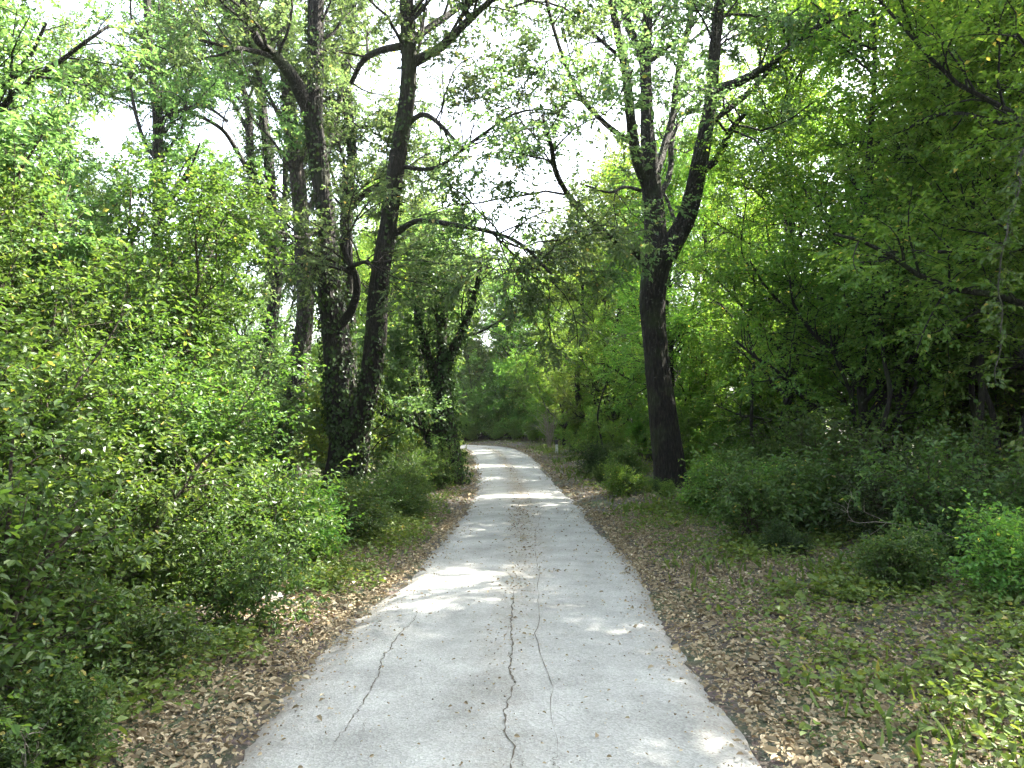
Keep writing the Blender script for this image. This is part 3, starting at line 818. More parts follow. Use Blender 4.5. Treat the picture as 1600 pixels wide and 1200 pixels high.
NEAR = [shrub_meshes(60 + k, H=[3.3, 2.3, 1.5][k], spread=[1.25, 1.2, .95][k], stems=[12, 11, 12][k], n2=[230, 200, 150][k], n3=[2600, 2000, 1200][k], K=10, size=(.03, .062)) for k in range(3)]
LOW = [shrub_meshes(70 + k, H=.75 + .25 * k, spread=.85, stems=14, n2=110, n3=600, K=8, size=(.03, .065), mat='shrub', r0=.008) for k in range(2)]
THK = [shrub_meshes(90 + k, H=5.2, spread=2.2, stems=15, n2=300, n3=2500, K=11, size=(.065, .11), shape='rhomb', mat='wood_right', r0=.035) for k in range(2)]
BACK = [shrub_meshes(80 + k, H=3.4, spread=1.7, n2=140, n3=900, K=11, size=(.07, .11), shape='rhomb', mat='canopy') for k in range(2)]


def place_shrub(ms, x, y, rz, sc, label, group=None, mat=None, name="shrub", cat="shrub"):
    t = thing(name, label, cat, (x, y, gz(x, y)), rz, sc, group)
    part("stems", ms[0], t)
    f = part("foliage", ms[1], t)
    if mat:
        f.material_slots[0].link = 'OBJECT'; f.material_slots[0].material = M[mat]
    return t


def crown_mat(t, mat):
    for c in t.children:
        if c.name.startswith('crown'):
            c.material_slots[0].link = 'OBJECT'; c.material_slots[0].material = M[mat]


rs = np.random.default_rng(99)
# left wood
for x, y, k, sc, lab, g in [
    (-6.6, 8.6, 0, .85, "leafy tree filling the upper left corner above the hedge", None),
    (-9.5, 12.0, 1, .9, "pale green tree set back behind the hedge at the far left", None),
    (-7.0, 12.6, 0, .6, "smaller bright tree between the hedge and the slender stems", None),
    (-13.5, 19.0, 1, .7, None, 'L'), (-9.4, 27.5, 0, .75, None, 'L'), (-15.5, 30.0, 1, .8, None, 'L'),
    (-5.5, 29.0, 1, .62, "sunlit tree filling the gap between twin stems and ivy tree", None),
    (-4.2, 33.0, 1, .8, "sunny tree arching over the lane from the left before the bend", None),
    (-3.9, 24.5, 0, .72, "bright yellow-green tree just right of the twin stems", None),
    (-4.4, 35.0, 0, .9, "sunny tree leaning over the lane behind the ivy tree", None),
    (-8.5, 38.0, 1, .9, None, 'L'),
]:
    t = place_tree(CAN[k], x, y, rs.uniform(0, 6.28), sc, lab or "half-hidden tree of the thin wood left of the lane", "trees of the thin wood left of the lane" if g else None)
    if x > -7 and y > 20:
        crown_mat(t, 'yellow')  # sunlit look put into the leaf colour

# right wood
for x, y, k, sc, lab, g in [
    (6.4, 8.9, 0, .9, "dense tree overhanging the upper right corner", None),
    (5.9, 12.9, 1, .85, "leafy hornbeam standing between the big roadside trunk and the right edge", None),
    (10.5, 10.5, 2, 1.0, None, 'R'), (9.0, 15.5, 0, 1.0, None, 'R'), (6.2, 17.3, 2, .9, "low-branched tree close behind the big roadside trunk, on its right", None),
    (12.5, 14.0, 1, 1.05, None, 'R'), (12.0, 20.0, 0, 1.05, None, 'R'), (8.0, 21.5, 1, 1.0, None, 'R'), (15.5, 18, 2, 1.0, None, 'R'),
    (4.6, 22.5, 0, .8, "tree arching over the lane just left of the big roadside trunk", None),
    (6.8, 27.0, 2, 1.0, None, 'R'), (3.9, 29.5, 1, .85, "drooping green tree on the right verge before the bend", None), (10.5, 27.5, 1, 1.0, None, 'R'),
    (4.2, 36.5, 0, .9, "yellow-green tree on the outside of the bend", None), (3.7, 31.8, 2, .85, "sunlit tree leaning over the lane from the right, before the bend", None), (2.6, 39.0, 1, .8, "bright tree closing the green tunnel over the bend", None), (8.0, 34.0, 2, 1.0, None, 'R'),
]:
    t = place_tree(HRN[k], x, y, rs.uniform(0, 6.28), sc, lab or "half-hidden tree deep in the dense wood right of the lane", "trees of the dense wood right of the lane" if g else None)
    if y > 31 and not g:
        crown_mat(t, 'yellow')  # sun on these crowns is painted by the leaf colour

for x, y, k, sc, lab in [
    (5.3, 11.6, 0, .95, "slim sapling stem rising from the low shrubs right of the big trunk"), (5.9, 10.3, 1, 1.0, "slightly leaning sapling in the dark right of the picture"),
    (6.3, 12.6, 2, 1.1, None), (7.1, 11.0, 0, 1.1, None), (6.2, 9.2, 2, .9, "slim sapling closest to the right edge"), (7.6, 12.4, 1, 1.2, None),
    (4.7, 14.6, 1, .85, "thin sapling close behind the right side of the big trunk"), (5.6, 15.8, 2, 1.0, None), (6.9, 14.2, 0, 1.1, None), (8.2, 14.8, 2, 1.2, None),
    (7.9, 9.6, 1, 1.1, None), (4.0, 19.9, 2, .9, "thin sapling seen left of the big trunk, before the bend"), (3.1, 25.5, 0, .8, "thin sapling on the right verge halfway to the bend"),
]:
    t = place_tree(SAP[k], x, y, rs.uniform(0, 6.28), sc, lab or "thin dark sapling in the shade under the right-hand wood", "saplings under the right-hand wood" if lab is None else None, name="sapling", cat="sapling")
for x, y, k, sc, lab in [  # those round the camera are added to shade the hedge and lane
    (6.4, 2.4, 0, 1.0, "unseen tall tree added beside the camera on the right, its boughs overhead"),
    (6.4, 7.0, 1, 1.0, "tall tree added just outside the right edge, its high boughs shading the hedge"),
    (4.2, -2.0, 1, 1.0, "unseen tall tree added behind the camera, shading the near part of the lane"),
    (-4.6, 1.0, 0, .95, "unseen tall tree added beside the camera on the left, its boughs overhead"),
    (4.4, 25.0, 0, .70, "tree meeting the left-hand crowns above the lane"),
    (-3.6, 27.5, 1, .66, "tree left of the lane forming the top of the green tunnel"),
    (2.9, 33.0, 1, .75, "tree at the head of the tunnel, right of the lane"),
    (-3.9, 37.5, 0, .75, "tree at the head of the tunnel, left of the lane"),
]:
    t = place_tree(TALL[k], x, y, rs.uniform(0, 6.28), sc, lab)
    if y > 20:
        crown_mat(t, 'yellow')  # tunnel crowns get their sunlight from the lighter leaf colour

for x, y, k, sc, lab in [  # added out of view to block skylight from behind the camera
    (8.5, -3.5, 0, 1.1, "unseen hornbeam added behind the camera on the right"), (-6.0, -4.5, 1, 1.1, "unseen hornbeam added behind the camera on the left"),
    (2.6, -9.0, 2, 1.1, "unseen hornbeam added behind the camera where the lane leads back"), (-8.5, 1.0, 0, 1.0, "unseen hornbeam added beside the camera, left of the hedge"),
    (9.8, 2.6, 2, 1.0, "unseen hornbeam added beside the camera, deep on the right"),
]:
    place_tree(HRN[k], x, y, rs.uniform(0, 6.28), sc, lab)

# beyond the bend
for x, y, k, sc in [(2.6, 43, 0, .8), (3.5, 49, 0, .9), (0.2, 53, 1, .85), (-3.2, 54, 0, .8), (-6.8, 53.5, 1, .9), (-10.5, 54, 0, 1), (6.5, 46, 1, 1), (-1.5, 60, 0, 1.1), (-6, 62, 1, 1.1),
                    (4.5, 60, 0, 1.1), (-9, 42, 1, .8), (1.5, 56, 1, 1.1), (-4.5, 57, 0, 1.15), (3.6, 46.5, 0, .8), (-9, 58, 0, 1.2), (11, 41, 0, 1), (15, 32, 1, 1), (-14, 44, 0, 1.0)]:
    place_tree(FAR[k], x, y, rs.uniform(0, 6.28), sc, "dark tree of the wood closing the view beyond the bend", "trees beyond the bend")

# hedge on the left: front row to back row
for ms, x, y, sc, lab in [
    (NEAR[2], -2.55, 2.75, .85, "low leafy shrub in the lower left corner, nearest of the hedge"),
    (NEAR[2], -2.75, 3.9, 1.0, "bushy green shrub at the left edge, second from the camera in the hedge"),
    (NEAR[1], -3.5, 5.0, 1.1, "broad-leaved shrub at the left edge with hanging sprays at eye level"),
    (NEAR[2], -2.95, 5.6, 1.05, "rounded low shrub overhanging the leaf litter on the left"),
    (NEAR[0], -4.2, 6.9, 1.1, "tall hedge shrub at the far left, rising above the front row"),
    (NEAR[1], -3.15, 7.3, 1.0, "dense shrub mid-hedge, its front catching the sun"),
    (NEAR[0], -4.2, 9.0, 1.2, "tall hedge shrub with a sunlit top, left of the twin-stemmed tree"),
    (LOW[1], -2.8, 9.6, .6, "shrub spreading at the hedge foot before the twin-stemmed tree"),
    (NEAR[0], -5.2, 11.2, 1.35, "tallest hedge shrub, in front of the slender stems"),
    (NEAR[0], -5.1, 12.3, 1.0, "leafy shrub hiding the foot of the ivy-ringed trunk"),
    (NEAR[0], -5.2, 5.4, 1.2, "high shrub half out of the frame at the left edge"),
    (LOW[1], -2.75, 13.2, .42, "small shrub right before the foot of the twin-stemmed tree"),
    (NEAR[2], -2.25, 15.6, .6, "small bright shrub between twin-stemmed tree and ivy tree"),
    (LOW[1], -2.25, 7.0, 1.0, "low herb-like shrub at the hedge foot, in the sunny patch beside the road"),
    (LOW[0], -2.3, 8.6, .9, "knee-high shrub at the hedge foot, just past the sunny patch"),
    (LOW[1], -1.95, 10.8, .6, "knee-high shrub overhanging the dry leaves halfway to the ivy tree"),
    (LOW[0], -1.85, 12.6, .7, "knee-high shrub near the lane before the twin-stemmed tree"),
    (LOW[0], -2.35, 4.6, .7, "low sprig of leaves growing over the litter, lower left"),
    (LOW[1], -1.6, 17.4, .9, "knee-high shrub by the foot of the ivy tree"),
    (LOW[1], -2.15, 20.5, .8, "sunlit low shrub at the lane edge just past the ivy tree"),
    (LOW[1], -2.15, 5.9, .75, "leafy sprays spreading from the hedge over the litter, before the pale stone"),
    (LOW[0], -1.95, 9.7, .8, "low plant clump close to the lane halfway along the left hedge"),
    (LOW[0], -2.0, 3.4, .5, "small plant tuft in the dry leaves, nearest the lower left corner"),
    (LOW[0], -1.6, 11.8, .6, "small leafy tuft at the very edge of the lane before the twin-stemmed tree"),
    (LOW[0], -1.9, 14.6, .75, "low shrub at the lane edge between the two ivy-clad trees"),
]:
    place_shrub(ms, x, y, rs.uniform(0, 6.28), sc, lab, mat=[None, 'canopy', None, 'oak', 'wood_right'][int(abs(x * 100)) % 5])
for x, y, sc, m in [(-1.95, 22.5, .34, 'yellow'), (-2.15, 24.3, .38, 'yellow'), (-2.4, 27.2, .42, 'yellow'), (-2.8, 31.5, .45, 'yellow'), (-3.6, 36, .5, 'yellow'), (-7.2, 14.5, 1, None), (-9, 17.5, 1.1, None), (-6.6, 18.5, 1, None), (-4.6, 19.3, .7, 'yellow'), (-3.4, 21.5, .6, 'yellow'), (-3.1, 25.5, .75, 'yellow'), (-5.4, 23, 1, None),
                    (-3.7, 30, .9, 'yellow'), (-4.5, 34, 1, 'yellow'), (-5.6, 39.5, 1, 'yellow'), (-7.5, 30, 1.1, None), (-11, 13, 1.2, None), (-12.5, 22, 1.2, None),
                    (-7.6, 11, 1.1, None), (-8, 8, 1.1, None), (-5.2, 16, 1, None), (-15, 17, 1.3, None)]:
    place_shrub(BACK[int(sc * 10) % 2], x, y, rs.uniform(0, 6.28), sc, "leafy undergrowth shrub among the trees left of the lane", "undergrowth shrubs left of the lane", mat=m)
# thickets
for x, y, sc, m, side in [
    (9.6, 7.6, .9, None, 'r'), (9.6, 10.6, .95, None, 'r'), (9.0, 13.6, .95, None, 'r'), (7.4, 16.0, .8, None, 'r'), (10.5, 12.2, 1.1, None, 'r'), (6.6, 19.2, .85, None, 'r'), (9.2, 16.9, 1.1, None, 'r'),
    (5.2, 22.3, .7, None, 'r'), (8.2, 24.0, 1.1, None, 'r'), (5.0, 27, .85, None, 'r'), (11.8, 18.4, 1.2, None, 'r'), (12.8, 23.5, 1.3, None, 'r'), (7.2, 31.0, 1.1, None, 'r'), (4.2, 32.5, .75, None, 'r'),
    (4.6, 38.5, .9, None, 'r'), (14.5, 15.5, 1.3, 'yellow', 'r'), (12.6, 10.2, 1.2, None, 'r'), (17, 20, 1.4, 'yellow', 'r'), (18, 27, 1.5, 'yellow', 'r'),
    (3.2, 45.5, .9, None, 'f'), (2.4, 48.6, 1.0, None, 'f'), (.2, 51.2, 1.05, None, 'f'), (-2.6, 51.4, 1.0, None, 'f'), (-5.4, 51.8, 1.1, None, 'f'), (-8.6, 51.6, 1.1, None, 'f'), (-13, 52, 1.2, None, 'f'), (2.8, 41.5, .6, None, 'f'), (-2.5, 56, 1.5, None, 'f'), (-8.5, 56, 1.5, None, 'f'), (2.2, 54, 1.5, None, 'f'), (1.6, 50.5, .95, None, 'f'), (-1.2, 52, .9, None, 'f'), (-3.9, 52.5, .95, None, 'f'), (-7, 52, 1.0, None, 'f'), (-10.5, 52.2, 1.1, None, 'f'),
    (4.6, 54, 1.3, None, 'f'), (0, 57.5, 1.4, None, 'f'), (-5.5, 58, 1.4, None, 'f'), (9.0, 40, 1.3, None, 'f'), (8.5, 48, 1.4, None, 'f'), (13, 35, 1.4, None, 'f'), (-15, 53, 1.3, None, 'f'),
    (-7.6, 34.5, 1.1, 'yellow', 'l'), (-5.6, 8.2, .85, 'canopy', 'l'), (-6.4, 10.9, 1.0, 'canopy', 'l'), (-7.2, 14.0, 1.05, 'canopy', 'l'), (-9.0, 9.0, 1.2, 'canopy', 'l'), (-10.0, 14.5, 1.2, 'canopy', 'l'), (-6.6, 26.2, .95, 'yellow', 'l'), (-10.5, 28, 1.1, 'canopy', 'l'), (-9.2, 21.5, .9, 'canopy', 'l'), (-12.6, 25.5, 1.2, 'canopy', 'l'), (-8.0, 41.5, 1.0, 'yellow', 'l'),
    (-14, 34, 1.4, 'canopy', 'l'), (-12.2, 16.2, 1.0, 'canopy', 'l'), (-4.9, 31.5, .8, 'yellow', 'l'), (-18, 29, 1.4, 'canopy', 'l'),
]:
    lab, g = {'r': ("dense leafy thicket under the trees right of the lane", "thickets in the wood right of the lane"),
              'f': ("dense dark thicket closing the view beyond the bend", "thickets beyond the bend"),
              'l': ("sunlit leafy thicket among the thin trees left of the lane", "thickets in the wood left of the lane")}[side]
    own = {(9.6, 7.6): "dense thicket nearest the right edge of the picture, behind the saplings", (9.6, 10.6): "dense thicket behind the saplings, second back from the right edge",
           (7.4, 16.0): "thicket filling the space just right of the big roadside trunk", (6.6, 19.2): "thicket seen past the right side of the big roadside trunk",
           (5.2, 22.3): "thicket seen past the left side of the big roadside trunk", (2.8, 41.5): "small thicket on the outside of the lane where it starts to bend",
           (-5.6, 8.2): "tall thicket over the hedge at the left edge, nearest the camera", (-6.4, 10.9): "tall thicket over the hedge, in front of the slim sky-lit tree",
           (-7.2, 14.0): "thicket between the hedge and the slim dark tree at the far left", (-6.6, 26.2): "sunlit thicket behind the ivy-ringed grey trunk",
           (-4.9, 31.5): "sunlit thicket in the gap between twin stems and ivy tree", (4.2, 32.5): "thicket crowding the right verge just before the bend"}
    if (x, y) in own:
        lab, g = own[(x, y)], None
    place_shrub(THK[int(sc * 100) % 2], x, y, rs.uniform(0, 6.28), sc, lab, g, mat=m, name="thicket", cat="thicket")
# right undergrowth
for x, y, sc in [(9.4, 11.2, .8), (5.4, 18.7, .6), (6.4, 21, .8), (4.3, 25.5, .6), (5.8, 29.5, .9), (3.4, 33.5, .65), (3.0, 39.5, .7), (2.2, 46.8, .8),
                 (-1.5, 50.5, .8), (-4.8, 51, .8), (-8.5, 51.2, .9), (-1.0, 49.3, .4), (.2, 48.7, .38), (1.2, 46.9, .4), (-2.6, 49.9, .42), (-4.3, 50.2, .4), (-6, 50.4, .45), (-1.5, 58, 1.5), (.5, 65, 1.6), (-4, 67, 1.6), (3.5, 69, 1.7), (7, 62, 1.6), (-8, 65, 1.6), (11, 55, 1.6), (0.3, 49.8, .8), (3.4, 55.5, 1.1), (1.2, 55.8, 1.1), (-.6, 54.6, 1.0), (-2.2, 55, 1.1), (-4.4, 55.2, 1.1), (-6.8, 55.4, 1.1), (.4, 61, 1.3), (3, 62, 1.3), (-3, 61.5, 1.3), (5.2, 50.5, 1.1), (1.5, 48.4, .75), (-.9, 50.3, .7), (-3, 50.3, .8), (-6.4, 50.6, .8), (2.3, 44.2, .7), (10.5, 13.5, 1), (9.5, 18.5, 1), (11.5, 8.5, 1), (4.4, 19.8, .5), (3.3, 23.5, .45), (2.9, 27, .5), (2.7, 31, .5)]:
    fr = y > 44
    place_shrub(BACK[int(sc * 10) % 2], x, y, rs.uniform(0, 6.28), sc, "low dark shrub at the foot of the wood beyond the bend" if fr else "dark undergrowth shrub below the trees right of the lane",
                "low shrubs beyond the bend" if fr else "undergrowth shrubs right of the lane", mat='wood_right')
for x, y, k, sc, lab in [
    (4.3, 7.6, 1, 1.0, "low bramble-like shrub at the right edge beside fallen twigs"),
    (3.7, 9.5, 0, 1.1, "low spreading shrub on the right verge, nearest the lane"),
    (4.4, 10.9, 1, 1.3, "bright low shrub standing proud at the foot of the right wood"),
    (5.3, 8.9, 1, 1.15, "dark low shrub deep at the right edge"),
    (3.9, 13.2, 0, 1.0, "small shrub just right of the big roadside trunk"),
    (5.0, 6.3, 0, 1.3, "low shrub cut by the right edge of the picture"),
    (2.7, 18.6, 0, .9, "small shrub left behind the big roadside trunk"),
    (2.25, 20.3, 1, .8, "dark ivy mound on the right verge, left of the big roadside trunk"),
    (4.8, 12.4, 1, 1.4, "knee-high shrub in the shade between verge and thicket on the right"),
    (3.3, 11.6, 0, .8, "low patch of leaves on the right verge in front of the big trunk"),
    (3.4, 6.6, 0, .55, "tuft-like low shrub on the leaf-strewn right verge"),
]:
    place_shrub(LOW[k], x, y, rs.uniform(0, 6.28), sc, lab, mat='ivy' if 'ivy mound' in lab else None)
for k in range(44):      # ragged fringe of low plants between verge and wood
    y = 5.5 + 15 * rs.random() ** 1.2
    x = 2.4 + 1.15 * np.clip((15 - y) / 8, 0, 1) + rs.uniform(-.5, 1.5)
    if abs(x - 3.3) < .5 and y > 13.5:
        x += 1.1
    ks = .42 if .15 < x / y < .26 else 1.0
    place_shrub(LOW[k % 2], x, y, rs.uniform(0, 6.28), ks * rs.uniform(.4, .95), "low tangled plant of the fringe between the right verge and the wood", "low plants fringing the right-hand wood", mat=['ivy', None, 'wood_right'][k % 3])


# ------------------------------------------------------------------ small things
def blob(seed, size, amp, mat, name, n=(26, 16)):
    rng = np.random.default_rng(seed)
    th = np.arange(n[0]) * 2 * math.pi / n[0]; ph = np.linspace(.02, math.pi - .02, n[1])
    T, Pp = np.meshgrid(th, ph)
    d = np.stack([np.cos(T) * np.sin(Pp), np.sin(T) * np.sin(Pp), np.cos(Pp)], -1)
    k = rng.normal(size=(9, 3)) * 2.2; ph0 = rng.uniform(0, 6, 9)
    r = 1 + amp * sum(np.sin(d @ k[i] + ph0[i]) for i in range(9)) / 3
    v = (d * r[..., None] * np.array(size)).reshape(-1, 3)
    i = np.arange(n[1] - 1)[:, None] * n[0]; j = np.arange(n[0])[None]; j2 = (j + 1) % n[0]
    f = np.stack([i + j, i + n[0] + j, i + n[0] + j2, i + j2], -1).reshape(-1, 4)
    return mesh_np(name, v, f, np.full(len(f), 4), [mat], smooth=True)


def plain(name, col, rough=.7):
    m, N, L = new_mat(name); o = N.new("ShaderNodeOutputMaterial"); p = N.new("ShaderNodeBsdfPrincipled")
    nz = N.new("ShaderNodeTexNoise"); nz.inputs['Scale'].default_value = 18; nz.inputs['Detail'].default_value = 6
    tc = N.new("ShaderNodeTexCoord"); L.new(tc.outputs['Object'], nz.inputs[0])
    mr = N.new("ShaderNodeMapRange"); mr.inputs['To Min'].default_value = .6; mr.inputs['To Max'].default_value = 1.3; L.new(nz.outputs[0], mr.inputs['Value'])
    mx = N.new("ShaderNodeMixRGB"); mx.blend_type = 'MULTIPLY'; mx.inputs[0].default_value = 1; mx.inputs[1].default_value = (*col, 1); L.new(mr.outputs[0], mx.inputs[2])
    L.new(mx.outputs[0], p.inputs['Base Color']); p.inputs['Roughness'].default_value = rough
    bp = N.new("ShaderNodeBump"); bp.inputs['Strength'].default_value = .4; bp.inputs['Distance'].default_value = .02; L.new(nz.outputs[0], bp.inputs['Height']); L.new(bp.outputs[0], p.inputs['Normal'])
    L.new(p.outputs[0], o.inputs[0]); return m


stone = plain("limestone", (.34, .32, .28))
x, y = -2.05, 6.65
single("stone", blob(3, (.10, .07, .05), .25, stone, "stone"), "small pale stone half sunk in dry leaves at the left verge", "stone", loc=(x, y, gz(x, y) + .02), rz=.6)
# marker post far down on the right verge
x, y = 1.95, 33.5
mp = thing("marker_post", "small roadside marker post with dark cap and pale foot, far down on the right verge", "post", (x, y, gz(x, y)))


def prism(name, hw, hd, z0, z1, mat, bev=.012, slope=0.0):
    c = [(-hw + bev, -hd), (hw - bev, -hd), (hw, -hd + bev), (hw, hd - bev), (hw - bev, hd), (-hw + bev, hd), (-hw, hd - bev), (-hw, -hd + bev)]
    v = [(a, b, z0) for a, b in c] + [(a, b, z1 + slope * b) for a, b in c]
    n = 8; loops = []; cnt = []
    for i in range(n):
        loops += [i, (i + 1) % n, (i + 1) % n + n, i + n]; cnt.append(4)
    loops += list(range(n, 2 * n)); cnt.append(n); loops += list(range(n))[::-1]; cnt.append(n)
    return mesh_np(name, v, loops, cnt, [mat])


part("post_body", prism("post_body", .055, .04, -.2, .38, plain("pale_paint", (.6, .62, .6)), .015), mp)
part("post_cap", prism("post_cap", .058, .043, .38, .60, plain("black_paint", (.03, .03, .03)), .015, slope=-.5), mp)


def twig_thing(seed, loc, n1, n2, length, spread, mat, name, label, cat, up=.5, rz=0.0, lie=False, r=.012):
    rng = np.random.default_rng(seed)
    n = 10; t = np.linspace(0, 1, n)
    if lie:
        P = np.stack([t * length, np.sin(t * 2.5) * .12 * length, .05 + .18 * length * np.sin(t * 2.2)], 1)[None]
    else:
        th = rng.uniform(0, 6.28, n1); P = np.zeros((n1, n, 3)); o = rng.uniform(.3, 1, n1) * spread
        P[..., 0] = (np.cos(th) * o)[:, None] * t ** 1.3; P[..., 1] = (np.sin(th) * o)[:, None] * t ** 1.3
        P[..., 2] = length * rng.uniform(.6, 1, n1)[:, None] * (t * 1.4 - .55 * t ** 3)
    P[:, 1:] += rng.normal(size=P[:, 1:].shape) * .015 * length
    R = r * np.linspace(1, .3, n)[None] * np.ones((len(P), 1))
    tb = Tubes(); tb.add(P, R, 6)
    L2, R2 = grow(rng, P, R, n2, .15, 1, (.2 * length, .5 * length), (.4, 1.2), .1 if not lie else -.02, .22, -.04, 6, rmin=.0025)
    tb.add(L2, R2, 4)
    L3, R3 = grow(rng, L2, R2, n2 * 2, .2, 1, (.1 * length, .22 * length), (.4, 1.1), 0, .25, -.03, 4, rmin=.0018)
    tb.add(L3, R3, 3)
    single(name, tb.mesh(name, M[mat]), label, cat, loc=loc, rz=rz)


twig_thing(1, (1.85, 37.5, gz(1.85, 37.5)), 16, 60, 2.3, 1.1, 'dead', "bare_shrub", "pale bare shrub of tangled dead twigs on the outside of the bend", "shrub", r=.022)
twig_thing(2, (3.9, 5.6, gz(3.9, 5.6)), 1, 7, 1.3, 0, 'dead', "fallen_branch", "pale bare branch leaning in from the right edge over the low shrubs", "branch", lie=True, rz=1.1, r=.010)
twig_thing(3, (4.3, 6.9, gz(4.3, 6.9) + .1), 1, 5, 1.2, 0, 'dead', "fallen_branch", "thin fallen branch lying across the low shrubs near the right edge", "branch", lie=True, rz=2.6, r=.007)
twig_thing(4, (2.1, 4.9, gz(2.1, 4.9)), 1, 3, .5, 0, 'twig', "fallen_twig", "short brown twig lying in the dry leaves on the right verge", "twig", lie=True, rz=.3, r=.005)
twig_thing(5, (-1.95, 3.15, gz(-1.95, 3.15)), 4, 6, .34, .07, 'dead', "dry_stalks", "few dry bare stalks standing in the leaf litter, lower left corner", "stalks", r=.004)


# vine hanging down at the right edge
def build_vine():
    rng = np.random.default_rng(22)
    P = np.array([at(*q) for q in [(1640, 120, 6.9), (1602, 240, 6.7), (1590, 300, 6.6), (1572, 380, 6.55), (1562, 440, 6.5), (1566, 520, 6.5), (1556, 600, 6.5)]])
    C = catmull(P, 60); C[:, :2] += (np.stack([vnoise(np.arange(60) * .3, np.zeros(60), 1), vnoise(np.arange(60) * .3, np.zeros(60), 2)], 1) - .5) * .08
    o = C[0].copy(); C = C - o
    t = thing("hanging_vine", "pale thin vine with small leaves hanging down at the right edge", "vine", o)
    tb = Tubes(); R = np.linspace(.012, .005, 60)[None]
    tb.add(C[None], R, 6)
    L2, R2 = grow(rng, catmull(C, 14)[None], np.linspace(.012, .005, 14)[None], 60, .02, 1, (.12, .4), (.6, 1.4), .05, .3, -.08, 6, rmin=.002)
    tb.add(L2, R2, 4)
    part("stem", tb.mesh("stem", M['bark_grey']), t)
    part("foliage", leaf_mesh(rng, "foliage", [leaves(rng, L2, 9, (.03, .06), droop=.4, nrm=.8)], M['shrub'], 'ovate', width=.7), t)


build_vine()

# ------------------------------------------------------------------ litter, herbs, grass
def scatter(rng, n, x0, x1, y0, y1, dens, ypow=1.0):
    y = y0 + (y1 - y0) * rng.random(n) ** ypow
    x = rng.uniform(x0, x1, n)
    d, s = road_dist(x, y)
    keep = rng.random(n) < dens(x, y, d, s)
    return x[keep], y[keep], d[keep], s[keep]


def build_litter():
    rng = np.random.default_rng(5)
    def dens(x, y, d, s):
        a = np.where(d < 0, 0.018 + .75 * np.exp(d / .13) * (.3 + vnoise(x * 3, y * 3, 33)), 0)
        cx = np.interp(y, ROAD[:13, 1], (ROAD[:13, 0] + ROAD[:13, 2]) / 2)
        ctr = np.exp(-((x - cx + .04) / .17) ** 2) * .30 * np.clip((y - 4) / 4, .1, 1) * (.1 + 1.6 * vnoise(x * 2, y * 2, 34)) + .5 * np.exp(-((x - .43) / .14) ** 2 - ((y - 7.9) / .10) ** 2)
        ed = np.exp(-((d - .45) / .65) ** 2)
        patch = .6 + .8 * vnoise(x * .9, y * .9, 31)
        o = np.where(d >= 0, np.where(s > 0, np.clip(.8 * ed + .75 * np.exp(-d / 6), 0, 1), np.clip(ed + .15, 0, 1)) * patch, a + ctr)
        return o
    x1, y1, d1, s1 = scatter(rng, 230000, -4.0, 7.5, 2.2, 13, dens, 1.3)
    x2, y2, d2, s2 = scatter(rng, 90000, -6, 8.0, 13, 52, dens, 1.2)
    x = np.r_[x1, x2]; y = np.r_[y1, y2]; d = np.r_[d1, d2]
    n = len(x)
    z = np.where(d < .12, .058, ground_z(x, y)) + rng.uniform(.004, .03, n) * np.where(d < 0.1, .35, 1)
    th = rng.uniform(0, 6.283, n)
    dr = unit(np.stack([np.cos(th), np.sin(th), rng.normal(size=n) * .18], 1))
    nn = unit(np.array([0, 0, 1.]) + rng.normal(size=(n, 3)) * .5)
    s = np.clip(rng.lognormal(math.log(.027), .42, n), .01, .075) * np.where(y > 13, 1.5, 1) * np.where(d < -.1, .6, 1)
    p = np.stack([x, y, z], 1)
    me = leaf_mesh(rng, "leaf_litter", [(p, dr, nn, s)], M['litter'], 'ovate', width=.62, fold=.2, tint=np.clip(rng.beta(1.6, 2.2, n), 0, 1))
    single("leaf_litter", me, "dry brown leaves strewn along both edges of the lane", "fallen leaves", kind='stuff')


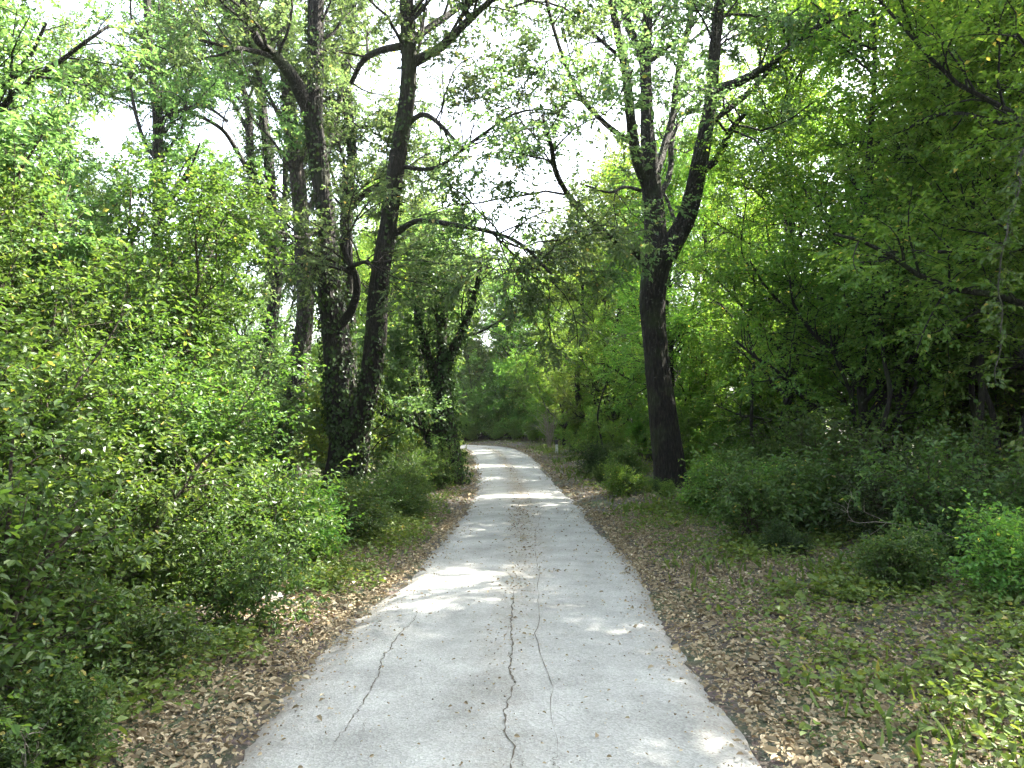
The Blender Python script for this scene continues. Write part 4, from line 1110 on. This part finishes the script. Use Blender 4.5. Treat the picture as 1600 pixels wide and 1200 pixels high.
def build_gravel():
    rng = np.random.default_rng(6)
    n = 15000
    y = 2.4 + 28 * rng.random(n) ** 1.5
    d, s = None, None
    x = rng.uniform(-1.4, 1.4, n)
    c = np.interp(y, ROAD[:, 1], (ROAD[:, 0] + ROAD[:, 2]) / 2)
    u = x - c
    k = rng.random(n) < (.5 * np.exp(-(u / .2) ** 2) * np.clip((y - 3) / 6, .15, 1) + .8 * np.exp(-((np.abs(u) - 1.2) / .13) ** 2) + .015)
    x = x[k]; y = y[k]; u = u[k]; n = len(x)
    z = 0.03 + .02 * (1 - np.clip(u / 1.2, -1, 1) ** 2) + .004
    r = rng.uniform(.002, .009, n) * (1 + (y > 9) * .5)
    t = np.array([[1, 0, 0], [0, 1, 0], [-1, 0, 0], [0, -1, 0], [0, 0, .7], [0, 0, -.7]], float)
    v = t[None] * r[:, None, None] * rng.uniform(.6, 1.3, (n, 6, 1)) + np.stack([x, y, z], 1)[:, None]
    f = np.array([[0, 1, 4], [1, 2, 4], [2, 3, 4], [3, 0, 4], [1, 0, 5], [2, 1, 5], [3, 2, 5], [0, 3, 5]])
    F = (np.arange(n)[:, None, None] * 6 + f[None]).reshape(-1, 3)
    m, N, L = new_mat("grit"); o = N.new("ShaderNodeOutputMaterial"); p = N.new("ShaderNodeBsdfPrincipled"); p.inputs['Roughness'].default_value = .95
    a = N.new("ShaderNodeAttribute"); a.attribute_name = 'tint'; rp = N.new("ShaderNodeValToRGB")
    rp.color_ramp.elements[0].color = (.07, .05, .035, 1); rp.color_ramp.elements[1].color = (.36, .33, .28, 1)
    L.new(a.outputs['Fac'], rp.inputs[0]); L.new(rp.outputs[0], p.inputs['Base Color']); L.new(p.outputs[0], o.inputs[0])
    me = mesh_np("grit", v.reshape(-1, 3), F, np.full(len(F), 3), [m], tint=np.repeat(rng.random(n), 8))
    single("grit", me, "loose grit and crumbs gathered along the crown and edges of the lane", "grit", kind='stuff')


def build_herbs():
    rng = np.random.default_rng(7)
    def dens(x, y, d, s):
        nz = vnoise(x * .8, y * .8, 41) * .6 + vnoise(x * 2.5, y * 2.5, 42) * .4
        r = np.clip((d - .15) / 1.3, 0.0, 1) * np.clip((nz - .22) * 3.2, 0, 1)
        l = np.clip((d - .12) / .5, 0, 1) * np.clip((nz - .25) * 3, 0, 1)
        return np.where(s > 0, r, l) * (d > .10) * np.where(s > 0, .25 + 1.1 * np.clip(vnoise(x * 1.1, y * 1.1, 47) * 2.2 - .6, 0, 1) * np.clip(.35 + d * .35, 0, 1), 1)
    x1, y1, d1, s1 = scatter(rng, 34000, -4.5, 8, 2.3, 13, dens, 1.15)
    x2, y2, d2, s2 = scatter(rng, 11000, -8, 9, 12, 50, dens, 1.2)
    x = np.r_[x1, x2]; y = np.r_[y1, y2]; n = len(x)
    K = 9
    far = (y > 12)
    h = rng.uniform(.03, .16, n) * (1 + .5 * vnoise(x * .6, y * .6, 44))
    th = rng.uniform(0, 6.283, (n, K))
    rr = rng.uniform(.01, .11, (n, K))
    p = np.stack([x[:, None] + np.cos(th) * rr, y[:, None] + np.sin(th) * rr, (ground_z(x, y))[:, None] + h[:, None] * rng.uniform(.25, 1, (n, K))], -1).reshape(-1, 3)
    d = unit(np.stack([np.cos(th), np.sin(th), rng.normal(size=th.shape) * .35], -1)).reshape(-1, 3)
    nn = unit(np.array([0, 0, 1.]) + rng.normal(size=p.shape) * .4)
    s = (np.repeat(rng.uniform(.5, 1.6, (n, 1)), K, 1) * rng.uniform(.02, .05, (n, K)) * np.where(far, 1.35, 1)[:, None]).ravel()
    sets = [(p, d, nn, s)]
    me = leaf_mesh(rng, "ground_cover", sets, M['herb'], 'ovate', width=.75)
    single("ground_cover", me, "low green herbs covering the verges between the dry leaves", "ground cover", kind='stuff')
    # grass blades
    def dg(x, y, d, s):
        nz = vnoise(x * .7, y * .7, 51)
        return np.clip((nz - .5) * 3, 0, 1) * np.clip((d - .2) / .6, 0, 1) * np.where((s > 0), 1, .4)
    x, y, d_, s_ = scatter(rng, 26000, -3.5, 6.5, 2.4, 45, dg, 1.4)
    n = len(x)
    p = np.stack([x, y, ground_z(x, y)], 1)
    d = unit(np.stack([rng.normal(size=n) * .5, rng.normal(size=n) * .5, np.full(n, 1.)], 1))
    nn = unit(rng.normal(size=(n, 3)))
    me = leaf_mesh(rng, "grass", [(p, d, nn, rng.uniform(.06, .17, n) * np.where(y > 12, 1.4, 1))], M['herb'], 'ovate', width=.09)
    single("grass", me, "thin grass blades tufting the verge", "grass", kind='stuff')


build_litter()
build_gravel()
build_herbs()

# faint added haze: softens the distance and stands in for lens glare
hb = mesh_np("haze", [(x, y, z) for z in (-3, 30) for y in (-620, 3520) for x in (-2520, 2520)], [0, 2, 3, 1, 4, 5, 7, 6, 0, 1, 5, 4, 2, 6, 7, 3, 0, 4, 6, 2, 1, 3, 7, 5], [4] * 6, [])
m, N, L = new_mat("air"); o = N.new("ShaderNodeOutputMaterial"); v = N.new("ShaderNodeVolumePrincipled")
v.inputs['Density'].default_value = 0.0003; v.inputs['Color'].default_value = (.95, .98, .95, 1); v.inputs['Anisotropy'].default_value = 0.3
L.new(v.outputs[0], o.inputs['Volume']); hb.materials.append(m)
single("haze", hb, kind='stuff')
